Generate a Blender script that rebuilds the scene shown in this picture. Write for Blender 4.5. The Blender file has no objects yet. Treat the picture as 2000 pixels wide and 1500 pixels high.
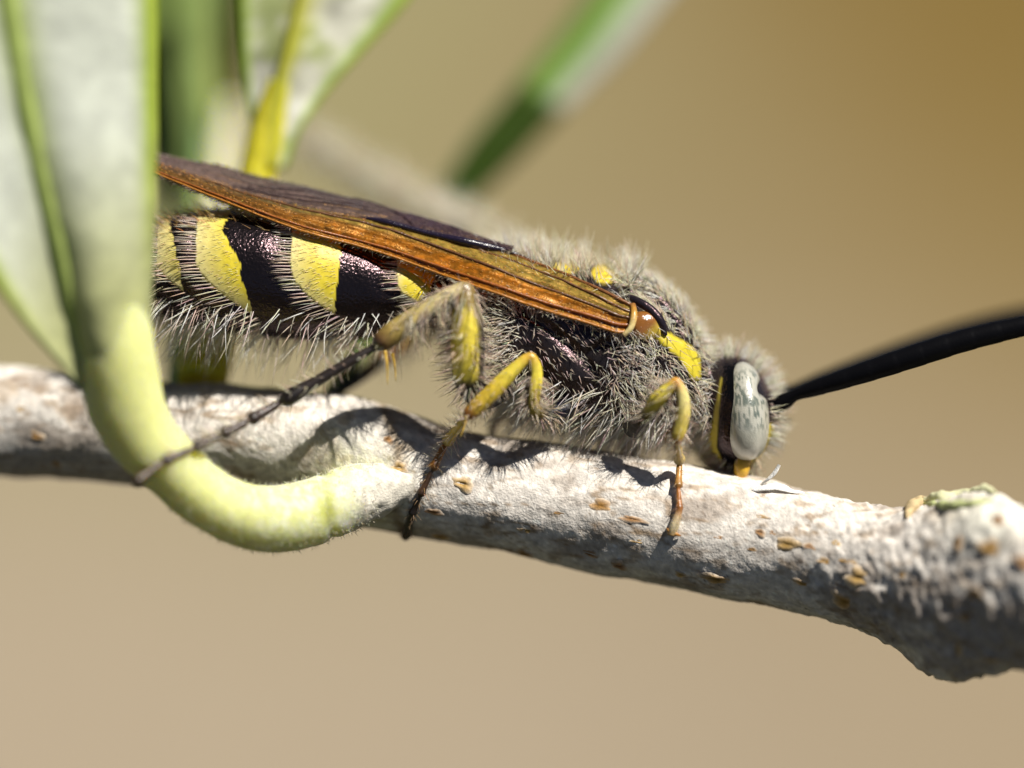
import bpy, math, random
import numpy as np
from mathutils import Vector

# ------------------------------------------------------------------ camera, sky, sun, exposure
# 1 unit = 2 mm.  Shapes are laid out in a frame x right, y away, z up that is tilted with the camera; positions come from image pixels.
PITCH = math.radians(20.0)
D = 95.0                       # camera to the plane in focus
scene = bpy.context.scene
scene.unit_settings.scale_length = 0.002
cp, sp = math.cos(PITCH), math.sin(PITCH)
RM = np.array([[1, 0, 0], [0, cp, sp], [0, -sp, cp]])      # frame -> world (camera looks down by PITCH)


def to_world(p):
    return np.asarray(p, float) @ RM.T


cam_d = bpy.data.cameras.new('camera')
cam = bpy.data.objects.new('camera', cam_d)
scene.collection.objects.link(cam)
scene.camera = cam
cam.location = to_world((0, -D, 0))
cam.rotation_euler = (math.pi / 2 - PITCH, 0, 0)
cam_d.sensor_width = 36.0
cam_d.lens = 18.0 / (10.0 / D)
cam_d.clip_start = 1.0
cam_d.clip_end = 90000.0
cam_d.dof.use_dof = True
cam_d.dof.focus_distance = D + 0.05
APERTURE = 8.0
cam_d.dof.aperture_fstop = cam_d.lens * 1e-3 / APERTURE
cam_d.dof.aperture_blades = 0

SUN_F = np.array([0.47, -0.50, 0.74])
SUN_F /= np.linalg.norm(SUN_F)
SUN_W = to_world(SUN_F)
world = bpy.data.worlds.new('World')
scene.world = world
world.use_nodes = True
wn = world.node_tree.nodes
wl = world.node_tree.links
bg = wn['Background']
sky = wn.new('ShaderNodeTexSky')
sky.sky_type = 'NISHITA'
sky.sun_disc = False
sky.altitude = 4000
sky.air_density = 0.4
sky.dust_density = 0.4
sky.sun_elevation = math.asin(SUN_W[2])
sky.sun_rotation = math.atan2(SUN_W[0], SUN_W[1])
wl.new(sky.outputs[0], bg.inputs[0])
bg.inputs[1].default_value = 0.05
sun_d = bpy.data.lights.new('sun', 'SUN')
sun_d.energy = 5.0
sun_d.angle = math.radians(1.0)
sun_d.color = (1.0, 0.95, 0.87)
sun = bpy.data.objects.new('sun', sun_d)
scene.collection.objects.link(sun)
sun.rotation_euler = Vector(SUN_W).to_track_quat('Z', 'Y').to_euler()
sun.location = Vector(SUN_W * 60)
scene.view_settings.view_transform = 'Standard'
scene.view_settings.look = 'None'
scene.view_settings.exposure = 0.55
scene.view_settings.gamma = 1.0
scene.view_settings.use_curve_mapping = False
scene.render.engine = 'CYCLES'
scene.cycles.use_denoising = True
scene.cycles.max_bounces = 10
scene.cycles.transparent_max_bounces = 16

rng = np.random.default_rng(7)
random.seed(7)


# ------------------------------------------------------------------ helpers
def P(px, py, y):
    """photo coordinates (2000x1500) at depth y -> frame coordinates"""
    k = (D + y) / D
    return np.array([(px - 1000) / 100 * k, y, (750 - py) / 100 * k])


def PA(a):
    a = np.asarray(a, float)
    k = (D + a[:, 2]) / D
    return np.stack([(a[:, 0] - 1000) / 100 * k, a[:, 2], (750 - a[:, 1]) / 100 * k], 1)


def to_px(p):
    k = D / (D + p[..., 1])
    return 1000 + p[..., 0] * 100 * k, 750 - p[..., 2] * 100 * k


def unit(v):
    return v / np.maximum(np.linalg.norm(v, axis=-1, keepdims=True), 1e-9)


def sstep(a, b, x):
    t = np.clip((x - a) / (b - a), 0, 1)
    return t * t * (3 - 2 * t)


def hash3(i, j, k):
    n = (i * 374761393 + j * 668265263 + k * 2147483647 + 1013904223) & 0xFFFFFFFF
    n = ((n ^ (n >> 13)) * 1274126177) & 0xFFFFFFFF
    n = ((n ^ (n >> 16)) * 2246822519) & 0xFFFFFFFF
    return ((n ^ (n >> 15)) & 0xFFFFFF) / float(0xFFFFFF)


def vnoise(p, scale=1.0):
    p = np.asarray(p, float) * scale
    f = np.floor(p).astype(np.int64)
    t = p - f
    t = t * t * (3 - 2 * t)
    r = 0
    for a in (0, 1):
        for b in (0, 1):
            for c in (0, 1):
                w = (t[..., 0] if a else 1 - t[..., 0]) * (t[..., 1] if b else 1 - t[..., 1]) * (t[..., 2] if c else 1 - t[..., 2])
                r = r + w * hash3(f[..., 0] + a, f[..., 1] + b, f[..., 2] + c)
    return r * 2 - 1


def fbm(p, scale, oct=3):
    r, a = 0, 1.0
    for o in range(oct):
        r = r + a * vnoise(p + o * 17.3, scale * 2 ** o)
        a *= 0.5
    return r


def crom(pts, n):
    """smooth curve through pts (k, d) resampled to n points by chord length"""
    pts = np.asarray(pts, float)
    k = len(pts)
    seg = np.linalg.norm(np.diff(pts[:, :3], axis=0), axis=1)
    s = np.concatenate([[0], np.cumsum(np.maximum(seg, 1e-6))])
    m = np.zeros_like(pts)
    for i in range(k):
        a, b = max(i - 1, 0), min(i + 1, k - 1)
        m[i] = (pts[b] - pts[a]) / max(s[b] - s[a], 1e-9)
    q = np.linspace(0, s[-1], n)
    i = np.clip(np.searchsorted(s, q, side='right') - 1, 0, k - 2)
    h = (s[i + 1] - s[i])[:, None]
    t = ((q - s[i])[:, None]) / h
    return ((2 * t ** 3 - 3 * t ** 2 + 1) * pts[i] + (t ** 3 - 2 * t ** 2 + t) * h * m[i]
            + (-2 * t ** 3 + 3 * t ** 2) * pts[i + 1] + (t ** 3 - t ** 2) * h * m[i + 1])


def smooth_interp(x, xp, fp, sig=0):
    v = np.interp(x, xp, fp)
    if sig > 0:
        dx = x[1] - x[0]
        r = int(3 * sig / dx) + 1
        kx = np.arange(-r, r + 1) * dx
        w = np.exp(-0.5 * (kx / sig) ** 2)
        w /= w.sum()
        v = np.convolve(np.pad(v, r, mode='edge'), w, mode='valid')
    return v


def grid_faces(n, m, wrap=True):
    i = np.arange(n - 1)[:, None]
    j = np.arange(m if wrap else m - 1)[None, :]
    j2 = (j + 1) % m
    return np.stack([i * m + j, i * m + j2, (i + 1) * m + j2, (i + 1) * m + j], -1).reshape(-1, 4)


def make(name, verts, faces, mat, parent=None, col=None, smooth=True, origin=None, kind=None, flip=False):
    """one mesh object; verts in the layout frame"""
    v = to_world(verts)
    if parent is not None:
        o0 = np.array(parent['_o'])
    else:
        o0 = to_world(origin) if origin is not None else v.mean(0)
    me = bpy.data.meshes.new(name)
    if isinstance(faces, np.ndarray) and faces.ndim == 2:
        f = faces[:, ::-1] if flip else faces
        nf, k = f.shape
        me.vertices.add(len(v))
        me.vertices.foreach_set('co', (v - o0).astype(np.float32).ravel())
        me.loops.add(nf * k)
        me.loops.foreach_set('vertex_index', f.astype(np.int32).ravel())
        me.polygons.add(nf)
        me.polygons.foreach_set('loop_start', np.arange(0, nf * k, k, dtype=np.int32))
        me.polygons.foreach_set('loop_total', np.full(nf, k, dtype=np.int32))
        me.update(calc_edges=True)
    else:
        fl = [tuple(int(q) for q in (f[::-1] if flip else f)) for f in faces]
        me.from_pydata([tuple(q) for q in (v - o0)], [], fl)
    me.validate()
    if col is not None:
        ca = me.color_attributes.new('Col', 'FLOAT_COLOR', 'POINT')
        col = np.asarray(col, np.float32)
        if col.shape[1] == 3:
            col = np.concatenate([col, np.full((len(col), 1), 0.5, np.float32)], 1)
        ca.data.foreach_set('color', np.ascontiguousarray(col).ravel())
    me.polygons.foreach_set('use_smooth', np.full(len(me.polygons), smooth))
    me.materials.append(mat)
    ob = bpy.data.objects.new(name, me)
    scene.collection.objects.link(ob)
    ob['_o'] = [float(q) for q in o0]
    if parent is not None:
        ob.parent = parent
    else:
        ob.location = o0
    if kind:
        ob['kind'] = kind
    return ob


def empty(name, at, label, cat, group=None):
    e = bpy.data.objects.new(name, None)
    scene.collection.objects.link(e)
    o0 = to_world(at)
    e.location = o0
    e['_o'] = [float(q) for q in o0]
    e['label'] = label
    e['category'] = cat
    if group:
        e['group'] = group
    e.empty_display_size = 0.5
    return e


def tag(o, label, cat):
    o['label'] = label
    o['category'] = cat
    return o


def tube(ctrl, n=60, m=20, flat=None, noise_amp=0.0, noise_scale=3.0, caps=True):
    """ctrl rows: frame x, y, z, radius, [r, g, b, rough]; flat = (axis, factor) flattens the section along axis"""
    c = crom(ctrl, n)
    p, r = c[:, :3], np.maximum(c[:, 3], 0.002)
    t = unit(np.gradient(p, axis=0))
    nv = np.zeros_like(p)
    a = np.array([0, -1.0, 0])
    nv[0] = unit(a - t[0] * (a @ t[0]))
    for i in range(1, n):
        q = nv[i - 1] - t[i] * (nv[i - 1] @ t[i])
        nv[i] = q / max(np.linalg.norm(q), 1e-9)
    b = np.cross(t, nv)
    ang = np.linspace(0, 2 * math.pi, m, endpoint=False)
    off = np.cos(ang)[None, :, None] * nv[:, None, :] + np.sin(ang)[None, :, None] * b[:, None, :]
    if flat is not None:
        ax = np.asarray(flat[0], float)
        ax = ax / np.linalg.norm(ax)
        off = off - (1 - flat[1]) * (off @ ax)[..., None] * ax
    rr = np.repeat(r[:, None], m, 1)
    base = p[:, None, :] + off * rr[..., None]
    if noise_amp:
        rr = rr * (1 + noise_amp * fbm(base, noise_scale, 3))
        base = p[:, None, :] + off * rr[..., None]
    v = base.reshape(-1, 3)
    f = grid_faces(n, m)
    col = np.repeat(c[:, None, 4:8], m, 1).reshape(-1, c.shape[1] - 4) if c.shape[1] > 4 else None
    fl = f
    if caps:
        v = np.concatenate([v, p[:1], p[-1:]])
        i0, i1 = n * m, n * m + 1
        j = np.arange(m)
        f0 = np.stack([np.full(m, i0), (j + 1) % m, j, j], 1)
        f1 = np.stack([np.full(m, i1), (n - 1) * m + j, (n - 1) * m + (j + 1) % m, (n - 1) * m + (j + 1) % m], 1)
        fl = [tuple(q) for q in f] + [tuple(q[:3]) for q in f0] + [tuple(q[:3]) for q in f1]
        if col is not None:
            col = np.concatenate([col, col[:1], col[-1:]])
    return dict(v=v, f=fl, col=col, grid=base, nrm=unit(off), t=t, p=p, r=r, n=n, m=m)


def hair_mesh(name, root, direc, length, width, bend, col, mat, parent):
    """many tapered three-sided hairs as one part"""
    n = len(root)
    length = np.broadcast_to(length, (n,))
    width = np.broadcast_to(width, (n,))
    d = unit(direc)
    a = unit(np.cross(d, unit(rng.normal(size=(n, 3)))))
    b = np.cross(d, a)
    ts = np.array([0.0, 0.35, 0.7])
    V = np.zeros((n, 10, 3))
    for k, t in enumerate(ts):
        c = root + d * (length * t)[:, None] + bend * (length * t * t)[:, None]
        w = width * (1 - 0.85 * t)
        for q in range(3):
            an = q * 2 * math.pi / 3
            V[:, k * 3 + q] = c + (math.cos(an) * a + math.sin(an) * b) * w[:, None]
    V[:, 9] = root + d * length[:, None] + bend * length[:, None]
    T = []
    for k in range(2):
        for q in range(3):
            q2 = (q + 1) % 3
            T += [(k * 3 + q, k * 3 + q2, k * 3 + 3 + q2), (k * 3 + q, k * 3 + 3 + q2, k * 3 + 3 + q)]
    for q in range(3):
        T.append((6 + q, 6 + (q + 1) % 3, 9))
    T = np.array(T)
    F = (np.arange(n)[:, None, None] * 10 + T[None]).reshape(-1, 3)
    C = np.repeat(col[:, None, :], 10, 1).reshape(-1, col.shape[1])
    return make(name, V.reshape(-1, 3), F, mat, parent, C, kind='stuff')


def hair_col(n, base=(0.74, 0.69, 0.6), var=0.22):
    c = np.array(base)[None] * (1 + var * rng.normal(size=(n, 1)))
    c = c * (1 + 0.06 * rng.normal(size=(n, 3))) * np.array([1.08, 1.02, 0.94])
    return np.concatenate([np.clip(c, 0.02, 0.96), np.full((n, 1), 0.35)], 1)


# ------------------------------------------------------------------ materials
def new_mat(name):
    m = bpy.data.materials.new(name)
    m.use_nodes = True
    nt = m.node_tree
    b = nt.nodes['Principled BSDF']
    return m, nt, b


def nd(nt, t, **kw):
    n = nt.nodes.new(t)
    for k, v in kw.items():
        setattr(n, k, v)
    return n


def attr_mat(name, bump=0.0, bscale=20.0, vor=False, var=0.0, vscale=4.0, spec=0.5, coat=0.0, sss=0.0, sss_rad=(1, .8, .2), sss_scale=.2,
             transl=0.0, alpha=None, detail=4.0, stretch=None):
    m, nt, b = new_mat(name)
    at = nd(nt, 'ShaderNodeAttribute', attribute_name='Col')
    tc = nd(nt, 'ShaderNodeTexCoord')
    src = tc.outputs['Object']
    if stretch:
        mp = nd(nt, 'ShaderNodeMapping')
        mp.inputs['Scale'].default_value = stretch
        nt.links.new(src, mp.inputs[0])
        src = mp.outputs[0]
    colout = at.outputs['Color']
    if var > 0:
        nz = nd(nt, 'ShaderNodeTexNoise')
        nz.inputs['Scale'].default_value = vscale
        nz.inputs['Detail'].default_value = 5
        nt.links.new(src, nz.inputs['Vector'])
        mr = nd(nt, 'ShaderNodeMapRange')
        mr.inputs['From Min'].default_value = 0.3
        mr.inputs['From Max'].default_value = 0.7
        mr.inputs['To Min'].default_value = 1 - var
        mr.inputs['To Max'].default_value = 1 + var
        nt.links.new(nz.outputs[0], mr.inputs['Value'])
        mx = nd(nt, 'ShaderNodeVectorMath', operation='SCALE')
        nt.links.new(colout, mx.inputs[0])
        nt.links.new(mr.outputs[0], mx.inputs['Scale'])
        colout = mx.outputs[0]
    nt.links.new(colout, b.inputs['Base Color'])
    nt.links.new(at.outputs['Alpha'], b.inputs['Roughness'])
    b.inputs['Specular IOR Level'].default_value = spec
    b.inputs['Coat Weight'].default_value = coat
    b.inputs['Coat Roughness'].default_value = 0.17
    if sss > 0:
        b.inputs['Subsurface Weight'].default_value = sss
        b.inputs['Subsurface Radius'].default_value = sss_rad
        b.inputs['Subsurface Scale'].default_value = sss_scale
    if bump > 0:
        if vor:
            tx = nd(nt, 'ShaderNodeTexVoronoi')
            out = tx.outputs['Distance']
        else:
            tx = nd(nt, 'ShaderNodeTexNoise')
            tx.inputs['Detail'].default_value = detail
            out = tx.outputs[0]
        tx.inputs['Scale'].default_value = bscale
        nt.links.new(src, tx.inputs['Vector'])
        bp = nd(nt, 'ShaderNodeBump')
        bp.inputs['Strength'].default_value = bump
        bp.inputs['Distance'].default_value = 0.6 / bscale
        nt.links.new(out, bp.inputs['Height'])
        nt.links.new(bp.outputs[0], b.inputs['Normal'])
    if transl > 0 or alpha is not None:
        outn = nt.nodes['Material Output']
        sh = b.outputs[0]
        if transl > 0:
            tr = nd(nt, 'ShaderNodeBsdfTranslucent')
            nt.links.new(colout, tr.inputs['Color'])
            ms = nd(nt, 'ShaderNodeMixShader')
            ms.inputs[0].default_value = transl
            nt.links.new(sh, ms.inputs[1])
            nt.links.new(tr.outputs[0], ms.inputs[2])
            sh = ms.outputs[0]
        if alpha is not None:
            tp = nd(nt, 'ShaderNodeBsdfTransparent')
            tint = nd(nt, 'ShaderNodeVectorMath', operation='SCALE')
            tint.inputs['Scale'].default_value = 2.2
            nt.links.new(colout, tint.inputs[0])
            nt.links.new(tint.outputs[0], tp.inputs['Color'])
            ms2 = nd(nt, 'ShaderNodeMixShader')
            ms2.inputs[0].default_value = alpha
            nt.links.new(tp.outputs[0], ms2.inputs[1])
            nt.links.new(sh, ms2.inputs[2])
            sh = ms2.outputs[0]
        nt.links.new(sh, outn.inputs['Surface'])
    return m


M_CUT = attr_mat('cuticle', bump=0.3, bscale=17, var=0.12, vscale=9, spec=0.45, detail=2)
def pit_cuticle(m):
    nt = m.node_tree
    b = nt.nodes['Principled BSDF']
    b.inputs['Thin Film Thickness'].default_value = 430
    b.inputs['Thin Film IOR'].default_value = 1.45
    b.inputs['Specular Tint'].default_value = (1.0, .72, .84, 1)
    at = [n for n in nt.nodes if n.type == 'ATTRIBUTE'][0]
    bw = nd(nt, 'ShaderNodeRGBToBW')
    nt.links.new(at.outputs['Color'], bw.inputs[0])
    mr = nd(nt, 'ShaderNodeMapRange')
    for k, v in (('From Min', .01), ('From Max', .08), ('To Min', .5), ('To Max', .06)):
        mr.inputs[k].default_value = v
    nt.links.new(bw.outputs[0], mr.inputs['Value'])
    bp = [n for n in nt.nodes if n.type == 'BUMP'][0]
    nt.links.new(mr.outputs[0], bp.inputs['Strength'])


pit_cuticle(M_CUT)
M_LEG = attr_mat('leg_cuticle', bump=0.35, bscale=14, var=0.18, vscale=8, spec=0.5, sss=0.15, sss_rad=(1, .7, .1), sss_scale=.1)
M_HAIR = attr_mat('setae', spec=0.7, transl=0.5)
M_WING = attr_mat('wing_membrane', bump=0.4, bscale=26, var=0.35, vscale=11, spec=0.7, transl=0.35, alpha=0.74, coat=0.5)
M_WING.node_tree.nodes['Principled BSDF'].inputs['Thin Film Thickness'].default_value = 480
M_VEIN = attr_mat('wing_vein', bump=0.3, bscale=20, var=0.3, vscale=12, spec=0.5)
M_EYE = attr_mat('compound_eye', bump=0.25, bscale=34, vor=True, spec=0.5, coat=1.0)
M_BARK = attr_mat('bark', bump=0.8, bscale=22, var=0.22, vscale=7, spec=0.15, detail=8)
M_LENT = attr_mat('lenticel_cork', bump=0.5, bscale=14, var=0.35, vscale=8, spec=0.15)
M_PET = attr_mat('petiole_skin', bump=0.35, bscale=16, var=0.12, vscale=9, spec=0.25, sss=0.95, sss_rad=(1.0, .86, .07), sss_scale=1.0)
M_LEAF = attr_mat('leaf_felt', bump=0.25, bscale=9, var=0.10, vscale=3, spec=0.25, transl=0.4)
M_ANT = attr_mat('antenna_cuticle', bump=0.2, bscale=20, spec=0.07)
M_STEM = attr_mat('stem_felt', bump=0.3, bscale=10, var=0.2, vscale=3, spec=0.2)


def ground_mat():
    m, nt, b = new_mat('dry_ground')
    tc = nd(nt, 'ShaderNodeTexCoord')
    geo = nd(nt, 'ShaderNodeNewGeometry')
    sep = nd(nt, 'ShaderNodeSeparateXYZ')
    nt.links.new(geo.outputs['Position'], sep.inputs[0])

    def rng_(src, a, b_):
        q = nd(nt, 'ShaderNodeMapRange', interpolation_type='SMOOTHSTEP')
        q.inputs['From Min'].default_value = a
        q.inputs['From Max'].default_value = b_
        nt.links.new(src, q.inputs['Value'])
        return q.outputs[0]

    def noise(sc, det=5):
        q = nd(nt, 'ShaderNodeTexNoise')
        q.inputs['Scale'].default_value = sc
        q.inputs['Detail'].default_value = det
        nt.links.new(geo.outputs['Position'], q.inputs['Vector'])
        return q.outputs[0]

    def mix(fac, a, b_):
        q = nd(nt, 'ShaderNodeMix', data_type='RGBA')
        if isinstance(fac, float):
            q.inputs[0].default_value = fac
        else:
            nt.links.new(fac, q.inputs[0])
        for s, v in ((6, a), (7, b_)):
            if isinstance(v, tuple):
                q.inputs[s].default_value = (*v, 1)
            else:
                nt.links.new(v, q.inputs[s])
        return q.outputs[2]

    def math_(op, a, b_):
        q = nd(nt, 'ShaderNodeMath', operation=op)
        for s, v in ((0, a), (1, b_)):
            if isinstance(v, (int, float)):
                q.inputs[s].default_value = v
            else:
                nt.links.new(v, q.inputs[s])
        return q.outputs[0]
    n1 = noise(0.012, 4)
    n2 = noise(0.2, 8)
    wob = math_('MULTIPLY', math_('SUBTRACT', n1, 0.5), 160)
    far = rng_(math_('ADD', sep.outputs[1], wob), 470, 760)           # pale sand in front, dry grass beyond
    right = rng_(math_('ADD', sep.outputs[0], wob), -20, 85)
    left = rng_(math_('ADD', sep.outputs[0], wob), 40, -50)
    c = mix(far, SAND, STRAW)
    c = mix(math_('MULTIPLY', far, left), c, OLIVE)
    c = mix(math_('MULTIPLY', math_('ADD', math_('MULTIPLY', far, 0.75), 0.25), right), c, OCHRE)
    c = mix(math_('MULTIPLY', rng_(n2, 0.35, 0.75), 0.35), c, (0.14, 0.10, 0.05))
    c = mix(rng_(math_('ADD', sep.outputs[1], math_('MULTIPLY', wob, 0.4)), 400, 330), c, (0.045, 0.042, 0.022))   # unseen near ground, darkened to cut bounce light on the twig
    nt.links.new(c, b.inputs['Base Color'])
    b.inputs['Roughness'].default_value = 0.95
    b.inputs['Specular IOR Level'].default_value = 0.1
    bp = nd(nt, 'ShaderNodeBump')
    bp.inputs['Strength'].default_value = 0.6
    bp.inputs['Distance'].default_value = 2.0
    nt.links.new(n2, bp.inputs['Height'])
    nt.links.new(bp.outputs[0], b.inputs['Normal'])
    return m


SAND, STRAW, OLIVE, OCHRE = (0.285, 0.237, 0.172), (0.215, 0.178, 0.096), (0.215, 0.202, 0.100), (0.14, 0.092, 0.022)

# ------------------------------------------------------------------ ground
GZ = -220.0
gx = np.concatenate([-np.geomspace(40000, 60, 20), np.linspace(-50, 50, 6), np.geomspace(60, 40000, 20)])
gy = np.concatenate([-np.geomspace(9000, 60, 10), np.linspace(0, 1400, 60), np.geomspace(1500, 60000, 16)])
GX, GY = np.meshgrid(gx, gy, indexing='ij')
gp = np.stack([GX, GY, np.zeros_like(GX)], -1)
gp[..., 2] = GZ + 3.0 * vnoise(gp, 0.02) * np.exp(-((GX / 900) ** 2 + ((GY - 600) / 1200) ** 2)) - np.maximum(0, GY - 3000) * 0.01
gv = gp.reshape(-1, 3) @ RM            # back into the layout frame, make() turns it into the world again
ground = make('ground', gv, grid_faces(len(gx), len(gy), wrap=False), ground_mat(), smooth=True, origin=(0, 0, 0), flip=False)
ground['kind'] = 'structure'
ground['label'] = 'dry sandy ground with straw and ochre patches far below and behind'


# ------------------------------------------------------------------ loft along x with separate top and bottom profile
def loft(st, xs, m, sig, expo=2.0):
    """st columns: px, top py, bottom py, half width, centre depth"""
    st = np.asarray(st, float)
    top = smooth_interp(xs, st[:, 0], st[:, 1], sig)
    bot = smooth_interp(xs, st[:, 0], st[:, 2], sig)
    wy = smooth_interp(xs, st[:, 0], st[:, 3], sig)
    yc = smooth_interp(xs, st[:, 0], st[:, 4], sig)
    k = (D + yc) / D
    x = (xs - 1000) / 100 * k
    zc = (750 - (top + bot) / 2) / 100 * k
    h = (bot - top) / 200 * k
    ang = np.linspace(0, 2 * math.pi, m, endpoint=False)
    ca, sa = np.cos(ang), np.sin(ang)
    e = 2.0 / expo
    ca = np.sign(ca) * np.abs(ca) ** e
    sa_ = np.sign(sa) * np.abs(sa) ** e
    G = np.zeros((len(xs), m, 3))
    G[..., 0] = x[:, None]
    G[..., 1] = yc[:, None] - wy[:, None] * ca[None]
    G[..., 2] = zc[:, None] + h[:, None] * sa_[None]
    C = np.stack([x, yc, zc], 1)
    return G, C, ang


def grid_normals(G):
    du = np.gradient(G, axis=0)
    dv = np.roll(G, -1, 1) - np.roll(G, 1, 1)
    return unit(np.cross(dv, du))


# ------------------------------------------------------------------ twig
TW = [(-1500, 700, 900, 1.0, 6.2), (-700, 690, 905, 1.05, 4.4), (0, 712, 932, 1.10, 2.7), (120, 722, 938, 1.10, 2.5), (300, 745, 950, 1.08, 2.15),
      (450, 752, 955, 1.06, 1.9), (560, 760, 975, 1.06, 1.75), (640, 768, 1005, 1.15, 1.65), (710, 778, 1030, 1.22, 1.55), (780, 798, 1044, 1.2, 1.45),
      (860, 832, 1056, 1.12, 1.36), (950, 850, 1072, 1.1, 1.28), (1050, 858, 1094, 1.14, 1.2), (1150, 875, 1117, 1.18, 1.12), (1250, 890, 1138, 1.2, 1.04),
      (1350, 905, 1157, 1.22, 0.95), (1450, 926, 1175, 1.22, 0.86), (1550, 951, 1196, 1.22, 0.68), (1650, 974, 1221, 1.24, 0.36),
      (1720, 988, 1248, 1.28, 0.05), (1770, 994, 1278, 1.34, -0.2), (1810, 986, 1305, 1.4, -0.42), (1870, 972, 1312, 1.46, -0.75), (1930, 962, 1308, 1.48, -1.1), (1970, 976, 1306, 1.48, -1.35),
      (2050, 1026, 1312, 1.42, -1.85), (2300, 1060, 1345, 1.38, -3.4), (3200, 1210, 1500, 1.4, -9.0)]
txs = np.concatenate([np.linspace(-1500, -30, 80), np.arange(-24, 2030, 3.6), np.linspace(2036, 3200, 60)])
txu = np.arange(-1500, 3200.1, 4.0)
st = np.array(TW, float)
TWI = np.stack([txu] + [smooth_interp(txu, st[:, 0], st[:, c], 26) for c in range(1, 5)], 1)
G, C, ang = loft(TWI, txs, 150, 0)
N0 = unit(G - C[:, None, :])
px0, py0 = to_px(G)
dsp = 0.045 * fbm(G, 1.2, 2) + 0.009 * fbm(G * np.array([0.6, 1, 1]), 7, 3) + 0.010 * vnoise(G, 17) + sstep(1450, 1800, px0) * (0.05 * vnoise(G, 4) + 0.045 * vnoise(G, 8.5))
# node swelling for the clipped shoot on top right, hanging lump below it
near = (G[..., 1] < C[:, None, 1] + 0.9)


def bump_at(cx, cy, sx, sy, amp):
    return amp * np.exp(-((px0 - cx) / sx) ** 2 - ((py0 - cy) / sy) ** 2)


dsp += near * bump_at(1905, 1030, 80, 60, 0.20)
dsp += bump_at(1850, 1310, 62, 30, 0.22) + bump_at(1945, 1318, 22, 18, 0.10) + bump_at(1800, 1292, 24, 16, 0.06)
dsp += near * bump_at(750, 945, 80, 70, 0.12)
G = G + N0 * dsp[..., None]
TWN = grid_normals(G)
TWG, TWC = G, C
sh = sstep(-0.2, 0.5, fbm(G, 0.9, 3))
grain = fbm(G * np.array([0.45, 1, 1]), 5.5, 3)
fine = fbm(G, 14, 2)
bcol = np.array([0.64, 0.595, 0.535])[None, None] * (1 + 0.16 * grain + 0.12 * fine)[..., None]
brown = sstep(0.30, 0.85, grain + 0.55 * vnoise(G, 2.3))[..., None]
bcol = bcol * (1 - 0.6 * brown) + np.array([0.26, 0.17, 0.085]) * 0.6 * brown
grime_shade = sstep(0.1, 0.6, fbm(G * np.array([0.5, 1, 1]), 2.1, 4) + 0.9 * np.exp(-((px0 - 1900) / 210) ** 2 - ((py0 - 1240) / 90) ** 2) + 0.8 * np.exp(-((px0 - 40) / 190) ** 2 - ((py0 - 875) / 60) ** 2))[..., None]  # noise grime all over, plus shade painted in at the lower right and left ends
bcol = bcol * (1 - 0.5 * grime_shade) + np.array([0.15, 0.095, 0.055]) * 0.5 * grime_shade
crack = sstep(0.93, 0.985, 1 - np.abs(vnoise(G * np.array([0.16, 1, 1]) + 3.1, 3.2))) * sstep(-.1, .5, vnoise(G, 1.1))
crack = np.maximum(crack, 0.8 * sstep(0.95, 0.99, 1 - np.abs(vnoise(G * np.array([0.25, 1, 1]) + 9.7, 5.5))) * sstep(0, .5, vnoise(G + 7, 1.5)))[..., None]
bcol = bcol * (1 - 0.7 * crack) + np.array([0.22, 0.135, 0.06]) * 0.7 * crack
gran = sstep(0.35, 0.8, vnoise(G, 19) + 0.4 * vnoise(G, 37))[..., None]
bcol = bcol * (1 + 0.3 * gran)
pits = sstep(0.55, 0.95, vnoise(G, 13) * 0.7 + vnoise(G + 5, 21) * 0.6)[..., None] * sstep(900, 1500, px0)[..., None]
bcol = bcol * (1 - 0.75 * pits) + np.array([0.07, 0.045, 0.03]) * 0.75 * pits
# greenish-white felt round the petiole foot, white new bark on the clipped shoot
fel = (near * np.exp(-((px0 - 700) / 78) ** 2 - ((py0 - 965) / 75) ** 2) * (0.75 + 0.35 * fine))[..., None]
fel = np.clip(fel * 1.25, 0, 1)
bcol = bcol * (1 - fel) + (np.array([0.60, 0.61, 0.34]) * (1 + 0.4 * fine)[..., None]) * fel
fel2 = (near * np.exp(-((px0 - 1930) / 85) ** 2 - ((py0 - 1020) / 60) ** 2))[..., None]
bcol = bcol * (1 - fel2) + np.array([0.70, 0.68, 0.58]) * fel2
# ring scars either side of the petiole foot
ring = np.exp(-((px0 - (770 + 10 * np.sin(py0 / 33) + (py0 - 900) * 0.12)) / 13) ** 2)[..., None] * 0.7
bcol = bcol * (1 - ring) + np.array([0.20, 0.125, 0.05]) * ring
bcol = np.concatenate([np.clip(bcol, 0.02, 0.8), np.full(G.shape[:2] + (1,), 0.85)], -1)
nT, mT = G.shape[:2]
tv = np.concatenate([G.reshape(-1, 3), C[:1], C[-1:]])
tf = [tuple(q) for q in grid_faces(nT, mT)] + [(nT * mT, (j + 1) % mT, j) for j in range(mT)] + \
     [(nT * mT + 1, (nT - 1) * mT + j, (nT - 1) * mT + (j + 1) % mT) for j in range(mT)]
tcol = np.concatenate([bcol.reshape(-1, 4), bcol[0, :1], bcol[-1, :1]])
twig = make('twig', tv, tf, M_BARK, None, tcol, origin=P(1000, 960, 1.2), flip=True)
tag(twig, 'grey-white woody twig with ochre lenticels carrying the wasp', 'twig')

_front = np.where(np.cos(ang) > -0.25)[0]


def twig_hit(px, py):
    """frontmost twig surface point and normal seen at a photo position"""
    qx, qy = to_px(TWG[:, _front])
    d = (qx - px) ** 2 + (qy - py) ** 2
    i, j = np.unravel_index(np.argmin(d), d.shape)
    return TWG[i, _front[j]], TWN[i, _front[j]] * (1 if (TWN[i, _front[j]] @ (TWG[i, _front[j]] - TWC[i])) > 0 else -1)


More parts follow.
